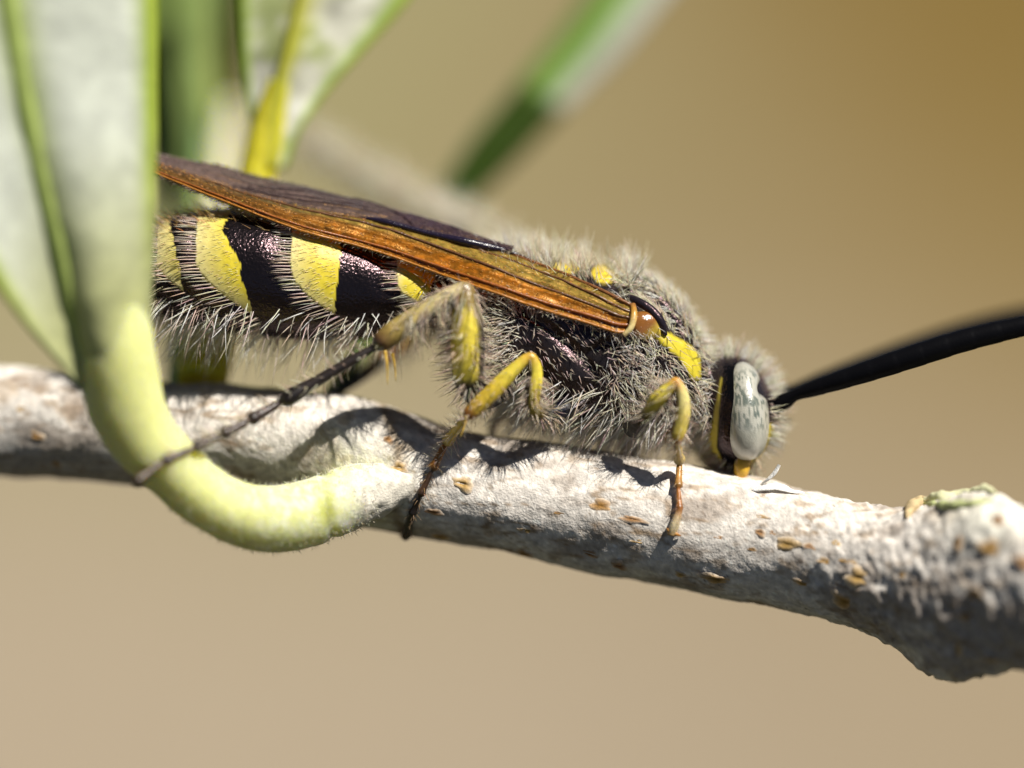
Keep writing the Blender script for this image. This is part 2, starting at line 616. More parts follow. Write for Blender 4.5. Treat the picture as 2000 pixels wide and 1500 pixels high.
# lenticels: raised corky lips with a split, one part each
LEN = [(905, 946, 22, 13), (845, 1000, 18, 7), (1172, 990, 26, 12), (1235, 1012, 30, 6), (1030, 1037, 17, 6), (1022, 1080, 15, 9), (1210, 1104, 15, 9),
       (1150, 1080, 20, 6), (1405, 1052, 44, 5), (1540, 1062, 26, 15), (1583, 1068, 14, 6), (1484, 1038, 13, 7), (1510, 1040, 9, 5), (1480, 1010, 20, 4),
       (1470, 1073, 9, 5), (1615, 1098, 20, 6), (1655, 1095, 20, 5), (1675, 1130, 26, 18), (1650, 1172, 28, 13), (1632, 1062, 9, 6), (1400, 1130, 26, 10),
       (1565, 1140, 18, 6), (1905, 1163, 16, 13), (1885, 1205, 15, 10), (1870, 1270, 14, 8), (1935, 1287, 13, 12), (1945, 1015, 15, 13), (1935, 1068, 24, 15),
       (1870, 1060, 16, 13), (1998, 1100, 20, 13), (778, 912, 17, 11), (760, 858, 12, 8), (860, 1045, 17, 8), (1245, 1060, 12, 5), (1760, 1125, 10, 6),
       (70, 850, 16, 10), (40, 800, 12, 6), (110, 905, 12, 7), (1330, 1120, 12, 5), (1090, 1000, 12, 4)]
for (lx, ly, lw, lh) in LEN:
    p0, n0 = twig_hit(lx, ly)
    ax = unit(np.array([1.0, -0.05, -0.2]) - n0 * (np.array([1.0, -0.05, -0.2]) @ n0))
    bx = np.cross(n0, ax)
    fore = max(0.35, abs(n0[1]))
    a_, b_ = lw / 85, min(1.1 *lh / 100 / fore, lw / 100 * 1.1)
    nr, ns = 7, 20
    rs = np.linspace(1, 0.0, nr)
    th = np.linspace(0, 2 * math.pi, ns, endpoint=False)
    V, CL = [], []
    ph = rng.uniform(0, 6)
    clk = rng.uniform(.08, .3)
    tint = np.array([[.52, .28, .05], [.44, .22, .045], [.54, .33, .09], [.38, .18, .05]][rng.integers(0, 4)])
    for r_ in rs:
        wob = 1 + 0.16 * np.sin(th * 2 + ph) + 0.14 * np.sin(th * 3 + ph * 3) + 0.10 * np.sin(th * 5 + ph * 2)
        hgt = 0.30 * b_ * (1 - r_ ** 3) - 0.010
        u_, v_ = r_ * np.cos(th) * a_ * wob, r_ * np.sin(th) * b_ * wob
        cleft = np.exp(-(v_ / (0.22 * b_)) ** 2) * (np.abs(u_) < 0.8 * a_)
        hh = hgt - clk * b_ * cleft * (1 - r_)
        V.append(p0 + ax * u_[:, None] + bx * v_[:, None] + n0 * hh[:, None])
        c_ = tint[None] * (1 - 0.45 * cleft[:, None] * (1 - r_)) * (0.75 + 0.5 * (v_[:, None] / b_ < 0) * r_)
        c_ = c_ * (1 - r_ ** 2) + np.array([0.58, 0.50, 0.40]) * r_ ** 2
        CL.append(np.concatenate([c_, np.full((ns, 1), 0.8)], 1))
    make('lenticel', np.concatenate(V), grid_faces(nr, ns), M_LENT, twig, np.concatenate(CL), flip=False)

def flake(pts, w, name, col=(0.68, 0.66, 0.60)):
    c = crom(PA([q[:3] for q in pts]), 16)
    wd = np.interp(np.linspace(0, 1, 16), np.linspace(0, 1, len(w)), w)
    t = unit(np.gradient(c, axis=0))
    s_ = unit(np.cross(t, np.array([0, -0.75, 0.65])))
    nn = np.cross(s_, t)
    V = np.zeros((16, 8, 3))
    for j, (a, b) in enumerate(((-1, .4), (-.4, 1), (.4, 1), (1, .4), (1, -.4), (.4, -1), (-.4, -1), (-1, -.4))):
        V[:, j] = c + s_ * (a * wd)[:, None] + nn * (b * 0.018)
    V = V + 0.02 * vnoise(V, 6)[..., None]
    return make(name, V.reshape(-1, 3), grid_faces(16, 8), M_BARK, twig, np.tile([*col, .8], (128, 1)))


flake([(1470, 958, 0.03), (1490, 952, 0.0), (1512, 951, 0.02), (1540, 957, 0.08), (1570, 965, 0.14)], [0.03, 0.07, 0.09, 0.06, 0.02], 'bark_flake', (.8, .79, .75))
flake([(1488, 945, 0.25), (1502, 934, 0.15), (1514, 922, 0.1), (1522, 908, 0.05)], [0.03, 0.035, 0.045, 0.03], 'bark_flake', (.8, .79, .75))

# ragged lip of the clipped shoot at the right
K_ = np.array


def on_surface(px, py, lift):
    p_, n_ = twig_hit(px, py)
    return p_ + n_ * lift


for pts_, w_, cl_ in (([(1770, 1012, -.55), (1782, 990, -.5), (1797, 968, -.4), (1812, 963, -.3)], [.03, .12, .13, .05], (.52, .40, .22)),
                      ([(1797, 968, -.4), (1840, 970, -.5), (1885, 966, -.5), (1928, 958, -.35), (1945, 966, -.2)], [.06, .10, .08, .11, .03], (.62, .62, .38)),
                      ([(1800, 985, -.75), (1850, 988, -.95), (1900, 984, -.95), (1940, 978, -.8)], [.03, .09, .09, .03], (.50, .54, .25))):
    pp = [on_surface(a, b, .02) for (a, b, q) in pts_]
    pp = crom(K_(pp), 24)
    tb = tube(np.concatenate([pp, np.interp(np.linspace(0, 1, 24), np.linspace(0, 1, len(w_)), w_)[:, None], np.tile([*cl_, .8], (24, 1))], 1), 60, 14, noise_amp=.5, noise_scale=6)
    make('shoot_scar', tb['v'], tb['f'], M_BARK, twig, tb['col'])

# ------------------------------------------------------------------ leaves


def blade_rows(L, Mi, R, n=60, k=9, bulge=(0.0, 0.0), thick=0.05):
    """leaf blade through left margin, midrib, right margin polylines (px, py, depth); returns closed thin solid"""
    l, m_, r = crom(PA(L), n), crom(PA(Mi), n), crom(PA(R), n)
    bulge = [np.interp(np.linspace(0, 1, n), np.linspace(0, 1, len(np.atleast_1d(q))), np.atleast_1d(q)) for q in bulge]
    S = np.zeros((n, 2 * k + 1, 3))
    u = np.zeros((n, 2 * k + 1))
    for j in range(k):
        t = j / k
        S[:, j] = l * (1 - t) + m_ * t
        S[:, j, 1] += bulge[0] * 4 * t * (1 - t)
        u[:, j] = t - 1
    S[:, k] = m_
    for j in range(1, k + 1):
        t = j / k
        S[:, k + j] = m_ * (1 - t) + r * t
        S[:, k + j, 1] += bulge[1] * 4 * t * (1 - t)
        u[:, k + j] = t
    nn = unit(np.cross(np.gradient(S, axis=0), np.gradient(S, axis=1)))
    nn = nn * np.where((nn[..., 1] > 0)[..., None], -1, 1)
    S = S + (0.03 * fbm(S, 1.2, 2))[..., None] * nn
    A, B = S + nn * thick / 2, S - nn * thick / 2
    w = 2 * k + 1
    f1 = grid_faces(n, w, False)
    f2 = f1[:, ::-1] + n * w
    bd = [i * w for i in range(n)] + [(n - 1) * w + j for j in range(1, w)] + [i * w + w - 1 for i in range(n - 2, -1, -1)] + [j for j in range(w - 2, 0, -1)]
    q = len(bd)
    f3 = np.array([(bd[i], bd[(i + 1) % q], bd[(i + 1) % q] + n * w, bd[i] + n * w) for i in range(q)])
    return np.concatenate([A.reshape(-1, 3), B.reshape(-1, 3)]), np.concatenate([f1, f2, f3]), u, S, n * w


def blade_colors(u, S, pale, edge, rib, top, ew=0.14, rw=0.10, mott=0.0, rib_side=0):
    e = sstep(1 - ew, 1 - ew * 0.25, np.abs(u))[..., None]
    r = np.exp(-(u / rw) ** 2)[..., None]
    c = np.array(pale)[None, None] * (1 + mott * fbm(S, 3.0, 3))[..., None]
    if mott > .4:
        gm = .75 * sstep(.1, .6, fbm(S + 3.3, 2.2, 3))[..., None]
        c = c * (1 - gm) + np.array([.40, .48, .12]) * gm
    c = c * (1 - e) + np.array(edge) * e
    c = c * (1 - r) + np.array(rib) * r
    front = np.concatenate([np.clip(c, 0, .9), np.full(u.shape + (1,), .6)], -1).reshape(-1, 4)
    t = np.tile(np.array([*top, 0.4]), (u.size, 1))
    return np.concatenate([front, t])


# the big leaf on a hooked petiole, nearest the viewer
lf = empty('leaf', P(700, 970, 0.5), 'broad pale felted leaf on a hooked yellow-green petiole curling round the twig', 'leaf')
PET = [(880, 938, .48, .03), (840, 940, .46, .16), (795, 945, .42, .34), (750, 953, .36, .50), (702, 965, 0.24, .61), (652, 984, 0.04, .65), (598, 1003, -0.25, .66), (535, 1014, -0.58, .65), (465, 1003, -0.85, .62),
       (395, 965, -1.05, .60), (335, 912, -1.22, .62), (285, 862, -1.40, .68), (252, 805, -1.60, .74), (232, 735, -1.85, .77), (222, 660, -2.1, .74),
       (216, 590, -2.3, .60), (212, 520, -2.4, .36), (208, 450, -2.5, .12)]
ctrl = []
for (a, b, c, r) in PET:
    f = np.clip((a - 420) / 200, 0, 1)
    ctrl.append([*P(a, b, c), r * (D + c) / D, *(np.array([0.66, 0.68, 0.30]) * (1 - f) + np.array([0.60, 0.63, 0.32]) * f), .5])
tb = tube(np.array(ctrl), 190, 56, noise_amp=0.03, noise_scale=1.5)
g = tb['grid']
ring_ = np.exp(-((to_px(g)[0] - 640 - .15 * (to_px(g)[1] - 980)) / 9) ** 2) * .06 + .03 * sstep(620, 760, to_px(g)[0]) * vnoise(g, 7)
g = g - tb['nrm'] * (ring_ * sstep(500, 600, to_px(g)[0]))[..., None]
tb['v'][:g.shape[0] * g.shape[1]] = g.reshape(-1, 3)
fx = to_px(g)[0]
felt = sstep(0.02, 0.35, fbm(g, 12, 3) + 0.55 * sstep(430, 640, fx) - 0.30)
felt = felt * sstep(300, 560, fx) * 0.6
up = sstep(-0.5, 0.5, tb['nrm'] @ unit(np.array([0.6, -0.5, 0.55])))
cc = tb['col'][:g.shape[0] * g.shape[1], :3].reshape(g.shape)
cc = cc * (1 - felt[..., None]) + np.array([0.74, 0.75, 0.58]) * felt[..., None]
bk = sstep(645, 735, fx + 26 * fbm(g, 5, 3))[..., None]
barky = np.array([0.62, 0.58, 0.49]) * (1 + 0.22 * fbm(g, 11, 3))[..., None]
cc = cc * (1 - bk) + barky * bk
bare = np.exp(-((fx - 637) / 16) ** 2 - ((to_px(g)[1] - 1000) / 40) ** 2)[..., None] * 0.8
cc = cc * (1 - bare) + np.array([0.34, 0.36, 0.02]) * bare
col = np.concatenate([cc, np.full(g.shape[:2] + (1,), .55)], -1).reshape(-1, 4)
col = np.concatenate([col, col[:1], col[-1:]])
petiole = make('petiole', tb['v'], tb['f'], M_PET, lf, col)
petiole.data.materials.append(M_BARK)
fcx = np.zeros(len(petiole.data.polygons) * 3, np.float32)
petiole.data.polygons.foreach_get('center', fcx)
fcx = (fcx.reshape(-1, 3) + lf.location) @ RM
mi_ = (to_px(fcx)[0] + 24 * fbm(fcx, 6, 3) > 690).astype(np.int32)
petiole.data.polygons.foreach_set('material_index', mi_)
petiole['label'] = 'thick hooked petiole, whitish felt fading into yellow-green'

n = 3200                                                       # short whitish felt
ii = rng.integers(0, 120, n)
jj = rng.integers(0, 56, n)
ok_ = (to_px(g[ii, jj])[0] > 330) & (to_px(g[ii, jj])[0] < 740)
ii, jj = ii[ok_], jj[ok_]
n = len(ii)
hair_mesh('felt', g[ii, jj] + rng.uniform(-.03, .03, (n, 3)), tb['nrm'][ii, jj] + .5 * rng.normal(size=(n, 3)), rng.uniform(.04, .10, n), .0065, .3 * rng.normal(size=(n, 3)), hair_col(n, (.86, .87, .74)), M_HAIR, petiole)
MID = [(196, 800, -1.7), (172, 720, -2.3), (150, 625, -2.7), (122, 500, -3.0), (82, 340, -3.3), (45, 170, -3.5), (15, 0, -3.7), (-15, -170, -3.9)]
RIG = [(276, 800, -1.6), (298, 720, -1.8), (292, 625, -2.0), (296, 500, -2.3), (303, 360, -2.5), (307, 220, -2.65), (306, 60, -2.8), (308, -170, -2.9)]
LEF = [(192, 800, -1.68), (136, 735, -2.4), (60, 645, -3.1), (-5, 560, -3.6), (-70, 470, -4.0), (-130, 380, -4.3), (-200, 260, -4.6)]
v, f, u, S, nn_ = blade_rows(LEF, MID, RIG, 110, 14, bulge=([0, .15, .15, .15], [-.2, -.5, -.6, -.58, -.45, -.3, -.2, -.15, -.12]), thick=0.09)
bc = blade_colors(u, S, (0.76, 0.79, 0.69), (0.42, 0.54, 0.05), (0.48, 0.58, 0.14), (0.15, 0.24, 0.06), ew=0.20, rw=0.15, mott=0.05)
low = sstep(0.62, 0.2, np.linspace(0, 1, 110))[:, None].repeat(29, 1).reshape(-1)
bc[:nn_, :3] = bc[:nn_, :3] * (1 - low[:, None]) + np.array([0.66, 0.68, 0.33]) * low[:, None]
blade = make('blade', v, f, M_LEAF, lf, bc)
mr_ = crom(PA(MID), 60)
mrc = np.concatenate([mr_ + np.array([0, 0.02, 0]), (0.16 * sstep(0, .3, np.linspace(0, 1, 60)) + 0.02)[:, None], np.tile([0.44, 0.54, 0.16, .5], (60, 1))], 1)
tb = tube(mrc, 60, 16)
make('midrib', tb['v'], tb['f'], M_LEAF, blade, tb['col'])


def rear_leaf(label, base, pet, L, Mi, R, pale, edge, rib, top, petcol, mott=0.1, bulge=(0, 0), ew=.14, rw=.1, half_and_shade=None):
    e = empty('leaf', P(*base), label, 'leaf')
    ctrl = [[*P(a, b, c), r, *petcol, .55] for (a, b, c, r) in pet]
    t_ = tube(np.array(ctrl), 60, 20, noise_amp=.04)
    make('petiole', t_['v'], t_['f'], M_PET, e, t_['col'])
    v, f, u, S, n_ = blade_rows(L, Mi, R, 60, 9, bulge, 0.07)
    bc_ = blade_colors(u, S, pale, edge, rib, top, ew=ew, rw=rw, mott=mott)
    if half_and_shade:                                   # green left half, cast shadow painted dark onto the lower part
        lft, shade_col, cut = half_and_shade
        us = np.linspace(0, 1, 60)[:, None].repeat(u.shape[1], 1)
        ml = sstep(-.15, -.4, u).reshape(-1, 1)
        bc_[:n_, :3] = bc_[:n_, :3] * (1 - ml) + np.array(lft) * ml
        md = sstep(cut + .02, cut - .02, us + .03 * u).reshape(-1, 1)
        bc_[:n_, :3] = bc_[:n_, :3] * (1 - md) + np.array(shade_col) * md
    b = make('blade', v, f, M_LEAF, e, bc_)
    m_ = crom(PA(Mi), 40)
    mc = np.concatenate([m_ + np.array([0, -0.03, 0]), np.linspace(0.13, 0.05, 40)[:, None], np.tile([*rib, .5], (40, 1))], 1)
    if half_and_shade:
        mc[:, 4:7] = np.where(np.linspace(0, 1, 40)[:, None] < half_and_shade[2], np.array(half_and_shade[1]), mc[:, 4:7])  # midrib carries the same painted shadow
    t_ = tube(mc, 40, 12)
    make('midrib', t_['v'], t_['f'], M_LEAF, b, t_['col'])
    return e


PALE, EDGE, RIB, DARK = (0.76, 0.75, 0.62), (0.30, 0.40, 0.05), (0.50, 0.50, 0.05), (0.07, 0.13, 0.02)
# mottled pale leaf with a yellow petiole right behind the wing tips
rear_leaf('mottled whitish leaf with a bright yellow petiole rising behind the wing tips', (400, 720, 2.9),
          [(395, 745, 2.6, .5), (400, 700, 2.9, .55), (430, 600, 3.2, .42), (470, 470, 3.5, .36), (500, 350, 3.7, .38), (520, 260, 3.8, .36), (545, 160, 3.9, .22)],
          [(508, 330, 3.8), (492, 250, 3.9), (476, 150, 4.0), (468, 50, 4.1), (464, -60, 4.2), (462, -180, 4.3)],
          [(525, 330, 3.55), (530, 250, 3.6), (545, 170, 3.7), (568, 80, 3.8), (595, -30, 3.95), (625, -180, 4.1)],
          [(560, 330, 3.8), (585, 260, 3.9), (630, 190, 4.1), (700, 110, 4.3), (790, 10, 4.6), (900, -150, 5.0)],
          PALE, (0.34, 0.48, 0.05), RIB, DARK, (0.56, 0.50, 0.03), mott=.45, bulge=(.1, .15), ew=.3, rw=.16)
# narrow leaf in shade just left of it, pale petiole
rear_leaf('dull olive-green leaf on a cream petiole behind the wing tips', (410, 740, 3.6),
          [(405, 745, 3.2, .3), (408, 600, 6.9, .26), (418, 450, 9.7, .25), (428, 330, 10.9, .27), (440, 250, 11.4, .24), (446, 190, 11.5, .12)],
          [(425, 290, 11.5), (390, 220, 11.6), (370, 120, 11.8), (362, 20, 11.9), (360, -120, 12.0)],
          [(438, 290, 11.7), (425, 220, 11.8), (420, 120, 12.0), (425, 20, 12.1), (430, -120, 12.2)],
          [(450, 290, 11.5), (468, 220, 11.4), (475, 120, 11.4), (476, 20, 11.4), (478, -120, 11.4)],
          (0.34, 0.46, 0.14), (0.26, 0.22, 0.04), (0.28, 0.24, 0.05), DARK, (0.62, 0.58, 0.40), mott=.3, bulge=(-.1, .3))
rear_leaf('dark green leaf standing between the broad felted leaf and the mottled leaf', (350, 760, 3.4),
          [(345, 770, 3.2, .2), (342, 650, 6.6, .2), (338, 520, 10.2, .2), (335, 430, 12.4, .2), (332, 340, 13.0, .14)],
          [(318, 440, 12.7), (285, 330, 13.1), (270, 200, 13.4), (265, 60, 13.6), (262, -120, 13.8)],
          [(335, 440, 12.5), (330, 330, 12.8), (328, 200, 13.1), (328, 60, 13.3), (328, -120, 13.5)],
          [(352, 440, 12.7), (378, 330, 13.2), (388, 200, 13.6), (380, 60, 13.9), (372, -120, 14.1)],
          (0.22, 0.30, 0.08), (0.22, 0.28, 0.07), (0.22, 0.34, 0.08), DARK, (0.14, 0.26, 0.06), mott=.2)
rear_leaf('light green leaf blade far behind the mottled leaf', (400, 780, 3.5),
          [(398, 780, 3.3, .2), (398, 650, 9.0, .2), (400, 500, 13.0, .2), (404, 380, 14.4, .2), (406, 300, 15.0, .14)],
          [(392, 380, 14.8), (370, 260, 15.2), (362, 120, 15.6), (360, -20, 16.0), (360, -140, 16.2)],
          [(404, 380, 14.6), (410, 260, 15.0), (415, 120, 15.4), (418, -20, 15.8), (420, -140, 16.0)],
          [(420, 380, 14.8), (455, 260, 15.1), (475, 120, 15.4), (482, -20, 15.7), (484, -140, 15.9)],
          (0.36, 0.60, 0.26), (0.36, 0.6, 0.22), (0.40, 0.62, 0.25), DARK, (0.2, 0.36, 0.1), mott=.1)
# slanting leaf seen edge-on behind the wasp, shadow painted on its lower part
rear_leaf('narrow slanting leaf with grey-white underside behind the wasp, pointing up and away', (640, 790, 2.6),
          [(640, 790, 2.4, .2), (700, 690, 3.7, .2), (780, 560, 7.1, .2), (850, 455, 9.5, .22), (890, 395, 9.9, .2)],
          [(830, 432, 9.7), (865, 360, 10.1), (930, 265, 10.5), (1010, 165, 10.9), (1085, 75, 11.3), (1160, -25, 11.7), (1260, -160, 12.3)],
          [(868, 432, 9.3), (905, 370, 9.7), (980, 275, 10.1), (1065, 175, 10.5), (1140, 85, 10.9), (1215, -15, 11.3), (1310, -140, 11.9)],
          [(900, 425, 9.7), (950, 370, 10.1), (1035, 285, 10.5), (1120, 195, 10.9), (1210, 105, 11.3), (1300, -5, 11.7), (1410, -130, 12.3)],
          (0.62, 0.63, 0.55), (0.50, 0.52, 0.40), (0.24, 0.46, 0.03), DARK, (0.05, 0.09, 0.01), mott=.05, ew=.1, rw=.35, half_and_shade=((0.16, 0.27, 0.05), (0.045, 0.085, 0.008), .42))

# fuzzy dried side stem behind the wings
stm = [(600, 276, 9.5, .03), (630, 296, 9.2, .05), (690, 332, 8.6, .06), (760, 370, 7.8, .07), (850, 415, 6.6, .07), (940, 462, 4.6, .09), (1060, 560, 3.2, .18),
       (1160, 700, 2.8, .17), (1215, 830, 2.2, .16), (1240, 920, 1.7, .16)]
tb = tube(np.array([[*P(a, b, c), r, 0.75, 0.70, 0.56, .8] for (a, b, c, r) in stm]), 90, 16, noise_amp=.2, noise_scale=3)
stem = make('dried_stem', tb['v'], tb['f'], M_STEM, None, tb['col'], origin=P(1240, 920, 1.7))
tag(stem, 'thin fuzzy dried stem slanting behind the wasp wings', 'stem')
n = 3600
ii = rng.integers(0, 62, n)
jj = rng.integers(0, 16, n)
hair_mesh('stem_hair', tb['grid'][ii, jj], tb['nrm'][ii, jj] + 0.4 * rng.normal(size=(n, 3)) + np.array([0, 0, .3]), rng.uniform(.25, .8, n), 0.011,
          0.1 * rng.normal(size=(n, 3)), hair_col(n, (0.88, 0.84, 0.74)), M_HAIR, stem)

# ------------------------------------------------------------------ the wasp
wasp = empty('wasp', P(1130, 880, 1.2), 'hairy yellow and black banded wasp with amber wings crouching on the twig', 'wasp')
BD = [(222, 528, 534, .03, 1.15), (232, 505, 556, .25, 1.15), (255, 478, 582, .52, 1.15), (290, 450, 606, .80, 1.15), (330, 430, 622, .98, 1.15),
      (380, 418, 636, 1.10, 1.15), (450, 410, 648, 1.18, 1.15), (540, 418, 658, 1.20, 1.17), (620, 430, 664, 1.17, 1.18), (700, 452, 660, 1.05, 1.2),
      (760, 478, 646, 1.0, 1.2), (810, 500, 636, .95, 1.2), (850, 520, 640, .86, 1.25), (885, 530, 662, .82, 1.3), (915, 515, 705, .95, 1.34), (950, 505, 748, 1.15, 1.37),
      (1000, 500, 785, 1.34, 1.4), (1060, 505, 806, 1.42, 1.4), (1120, 515, 826, 1.46, 1.4), (1180, 520, 842, 1.47, 1.4), (1240, 528, 846, 1.44, 1.4),
      (1290, 548, 838, 1.34, 1.4), (1330, 585, 835, 1.16, 1.4), (1358, 630, 842, .98, 1.4), (1375, 672, 858, .84, 1.4), (1388, 694, 890, .98, 1.4),
      (1404, 695, 914, 1.22, 1.4), (1430, 692, 924, 1.36, 1.4), (1460, 700, 918, 1.32, 1.4), (1485, 728, 896, 1.1, 1.4), (1505, 762, 862, .72, 1.4), (1516, 785, 840, .35, 1.4), (1520, 805, 820, .08, 1.4)]
bxs = np.arange(222, 1520.5, 2.4)
bd = np.array(BD, float)
fxs = np.arange(222, 1520.5, 1.2)
BDI = np.stack([fxs] + [smooth_interp(fxs, bd[:, 0], bd[:, c], 7) for c in range(1, 5)], 1)
G, C, ang = loft(BDI, bxs, 132, 0, expo=2.1)
N0 = unit(G - C[:, None, :])
s = np.sin(ang)[None].repeat(len(bxs), 0)
pxg = bxs[:, None].repeat(132, 1)
shift = 83 * np.clip((0.1 - s) / .65, 0, 1.25) ** 1.7
xs_ = pxg - shift + 2.0 * vnoise(G, 5)
MARG = [(250, 310), (310, 388), (388, 572), (572, 776), (776, 900)]
dsp = np.zeros_like(pxg)
for (a, b) in MARG:
    t = (b - xs_) / (b - a)                       # 0 at the front edge of a tergite, 1 at its hind margin
    inside = (t >= 0) & (t <= 1)
    dsp += np.where(inside, -0.055 + 0.075 * sstep(0, 0.35, t) + 0.02 * t, 0) * (pxg < 850)
# thorax: scutum edge, sutures of the side plates (same on both sides)
_, pyg = to_px(G)


def seg_dist(x, y, pts):
    d = np.full(x.shape, 1e9)
    for (x0, y0), (x1, y1) in zip(pts[:-1], pts[1:]):
        t = np.clip(((x - x0) * (x1 - x0) + (y - y0) * (y1 - y0)) / ((x1 - x0) ** 2 + (y1 - y0) ** 2 + 1e-9), 0, 1)
        d = np.minimum(d, np.hypot(x - x0 - t * (x1 - x0), y - y0 - t * (y1 - y0)))
    return d


# photo-like side coordinates that ignore perspective of the far flank
zz = 750 - (G[..., 2] / ((D + C[:, None, 1]) / D)) * 100
SUT = [[(1010, 600), (1080, 650), (1135, 700), (1175, 745), (1130, 780), (1080, 810)], [(1175, 745), (1230, 700), (1270, 672)], [(1135, 700), (1180, 672), (1230, 668)],
       [(955, 600), (975, 680), (1000, 760)], [(1240, 560), (1290, 600), (1320, 650)], [(1195, 520), (1215, 570), (1250, 600)], [(1262, 690), (1275, 740), (1260, 790)]]
groove = np.zeros_like(pxg)
for sline in SUT:
    groove = np.maximum(groove, np.exp(-(seg_dist(pxg, zz, sline) / 9) ** 2))
inthx = sstep(905, 960, pxg) * sstep(1385, 1350, pxg)
dsp += -0.13 * groove * inthx
dsp += 0.10 * np.exp(-((pxg - 1075) / 70) ** 2 - ((zz - 620) / 28) ** 2) * inthx
dsp += 0.09 * np.exp(-((pxg - 1110) / 35) ** 2 - ((zz - 740) / 40) ** 2) * inthx
dsp += 0.10 * np.exp(-((pxg - 1200) / 40) ** 2 - ((zz - 770) / 50) ** 2) * inthx
dsp += 0.05 * np.exp(-((pxg - 1305) / 25) ** 2 - ((zz - 705) / 45) ** 2) * inthx
collar = [(1283, 655), (1310, 672), (1338, 694), (1358, 722)]
dcol = seg_dist(pxg, zz, collar)
cw = np.interp(pxg, [1280, 1310, 1345, 1365], [10, 14, 18, 20])
dsp += 0.04 * sstep(cw + 9, cw - 6, dcol)
dsp += 0.06 * np.exp(-((pxg - 1180) / 20) ** 2 - ((zz - 535) / 16) ** 2)
dsp += 0.012 * fbm(G, 7, 2) * inthx
G = G + N0 * dsp[..., None]
BN = grid_normals(G)
if (BN * N0).sum() < 0:
    BN = -BN
# colours
K = np.array
c = np.tile(K([0.005, 0.0045, 0.005]), pxg.shape + (1,))
rough = np.full(pxg.shape, 0.22)
jit = 3.0 * vnoise(G, 6) + 2.0 * vnoise(G, 15)


def yel(mask, col):
    global c, rough
    c = c * (1 - mask[..., None]) + np.asarray(col) * mask[..., None]
    rough = rough * (1 - mask) + 0.42 * mask


YEL = K([0.60, 0.49, 0.035])
PALEY = K([0.56, 0.50, 0.26])


def band(left, right_pts, smin, pale_w, blend=1.0):
    sx = [q[0] for q in right_pts]
    rx = [q[1] for q in right_pts]
    r_ = np.interp(s, sx, rx) + jit * 1.6
    m = ((xs_ > left) & (pxg < r_)).astype(float) * sstep(smin - .03, smin + .03, s + 0.02 * jit)
    pl = np.clip(1 - (xs_ - left) / pale_w, 0, 1)[..., None] * blend
    yel(m, YEL * (1 - pl) + PALEY * pl)


band(312, [(-1, 372), (-.6, 372), (0, 358), (.5, 345), (.9, 335), (1, 335)], -.78, 60, 1.0)
band(389, [(-1, 500), (-.6, 497), (-.3, 486), (0, 477), (.3, 462), (.5, 446), (.68, 440), (.85, 446), (1, 460)], -.62, 62, .85)
band(573, [(-1, 655), (-.5, 657), (0, 664), (.5, 669), (1, 672)], -.60, 52, .75)
band(776, [(-1, 792), (-.75, 798), (-.3, 818), (.1, 838), (.5, 850), (1, 860)], -.80, 16, .8)
# thorax and head
thx = sstep(868, 905, pxg)
c = c * (1 - thx[..., None]) + K([0.014, 0.012, 0.012]) * thx[..., None]
rough = rough * (1 - thx) + 0.26 * thx
yel(sstep(cw + 2, cw - 2, dcol + jit * .6) * (pxg < 1366) * (pxg > 1276), K([0.54, 0.45, 0.03]))
for (ex, ey, rx, ry) in ((1180, 537, 24, 19), (1106, 525, 24, 15)):
    yel(sstep(1.15, .9, np.hypot((pxg - ex) / rx, (zz - ey) / ry) + .04 * jit), K([0.62, 0.48, 0.04]))
yel(sstep(9, 5, seg_dist(pxg, zz, [(1408, 742), (1398, 800), (1392, 860), (1398, 905)]) - np.interp(zz, [740, 820, 900], [-2, 0, 10])) * (pxg > 1380), K([0.46, 0.38, 0.05]))
yel(sstep(11, 6, seg_dist(pxg, zz, [(1502, 835), (1482, 880), (1458, 922)])), K([0.55, 0.46, 0.04]))
blk = sstep(15, 11, seg_dist(pxg, zz, [(1426, 700), (1416, 760), (1411, 820), (1409, 870), (1420, 895)]))
c = c * (1 - blk[..., None]) + K([0.003, 0.003, 0.003]) * blk[..., None]
rough = rough * (1 - blk) + .06 * blk
col = np.concatenate([c, rough[..., None]], -1)
nB, mB = G.shape[:2]
bv = np.concatenate([G.reshape(-1, 3), G[0].mean(0, keepdims=True), G[-1].mean(0, keepdims=True)])
bf = [tuple(q) for q in grid_faces(nB, mB)] + [(nB * mB, (j + 1) % mB, j) for j in range(mB)] + \
     [(nB * mB + 1, (nB - 1) * mB + j, (nB - 1) * mB + (j + 1) % mB) for j in range(mB)]
bcl = np.concatenate([col.reshape(-1, 4), col[0, :1], col[-1, :1]])
body = make('body', bv, bf, M_CUT, wasp, bcl, flip=True)
body['label'] = 'black body with yellow abdomen bands and yellow collar'
BG, BNX, BS, BPX, BZ = G, BN, s, pxg, zz
BARE = 1 - 0.88 * np.clip(sstep(cw + 8, cw, dcol) + sstep(1.5, 1.0, np.hypot((pxg - 1180) / 24, (zz - 537) / 19)) + .7 * sstep(1.5, 1.0, np.hypot((pxg - 1106) / 24, (zz - 525) / 15))
                       + (pxg > 1388) * (pxg < 1500) * sstep(.86, .78, np.abs(s)), 0, 1)
nearw = np.clip(0.5 + 0.65 * np.cos(ang), 0.12, 1)[None].repeat(nB, 0)

# area of each cell
du = np.gradient(G, axis=0)
dv = (np.roll(G, -1, 1) - np.roll(G, 1, 1)) / 2
AREA = np.linalg.norm(np.cross(du, dv), axis=-1)


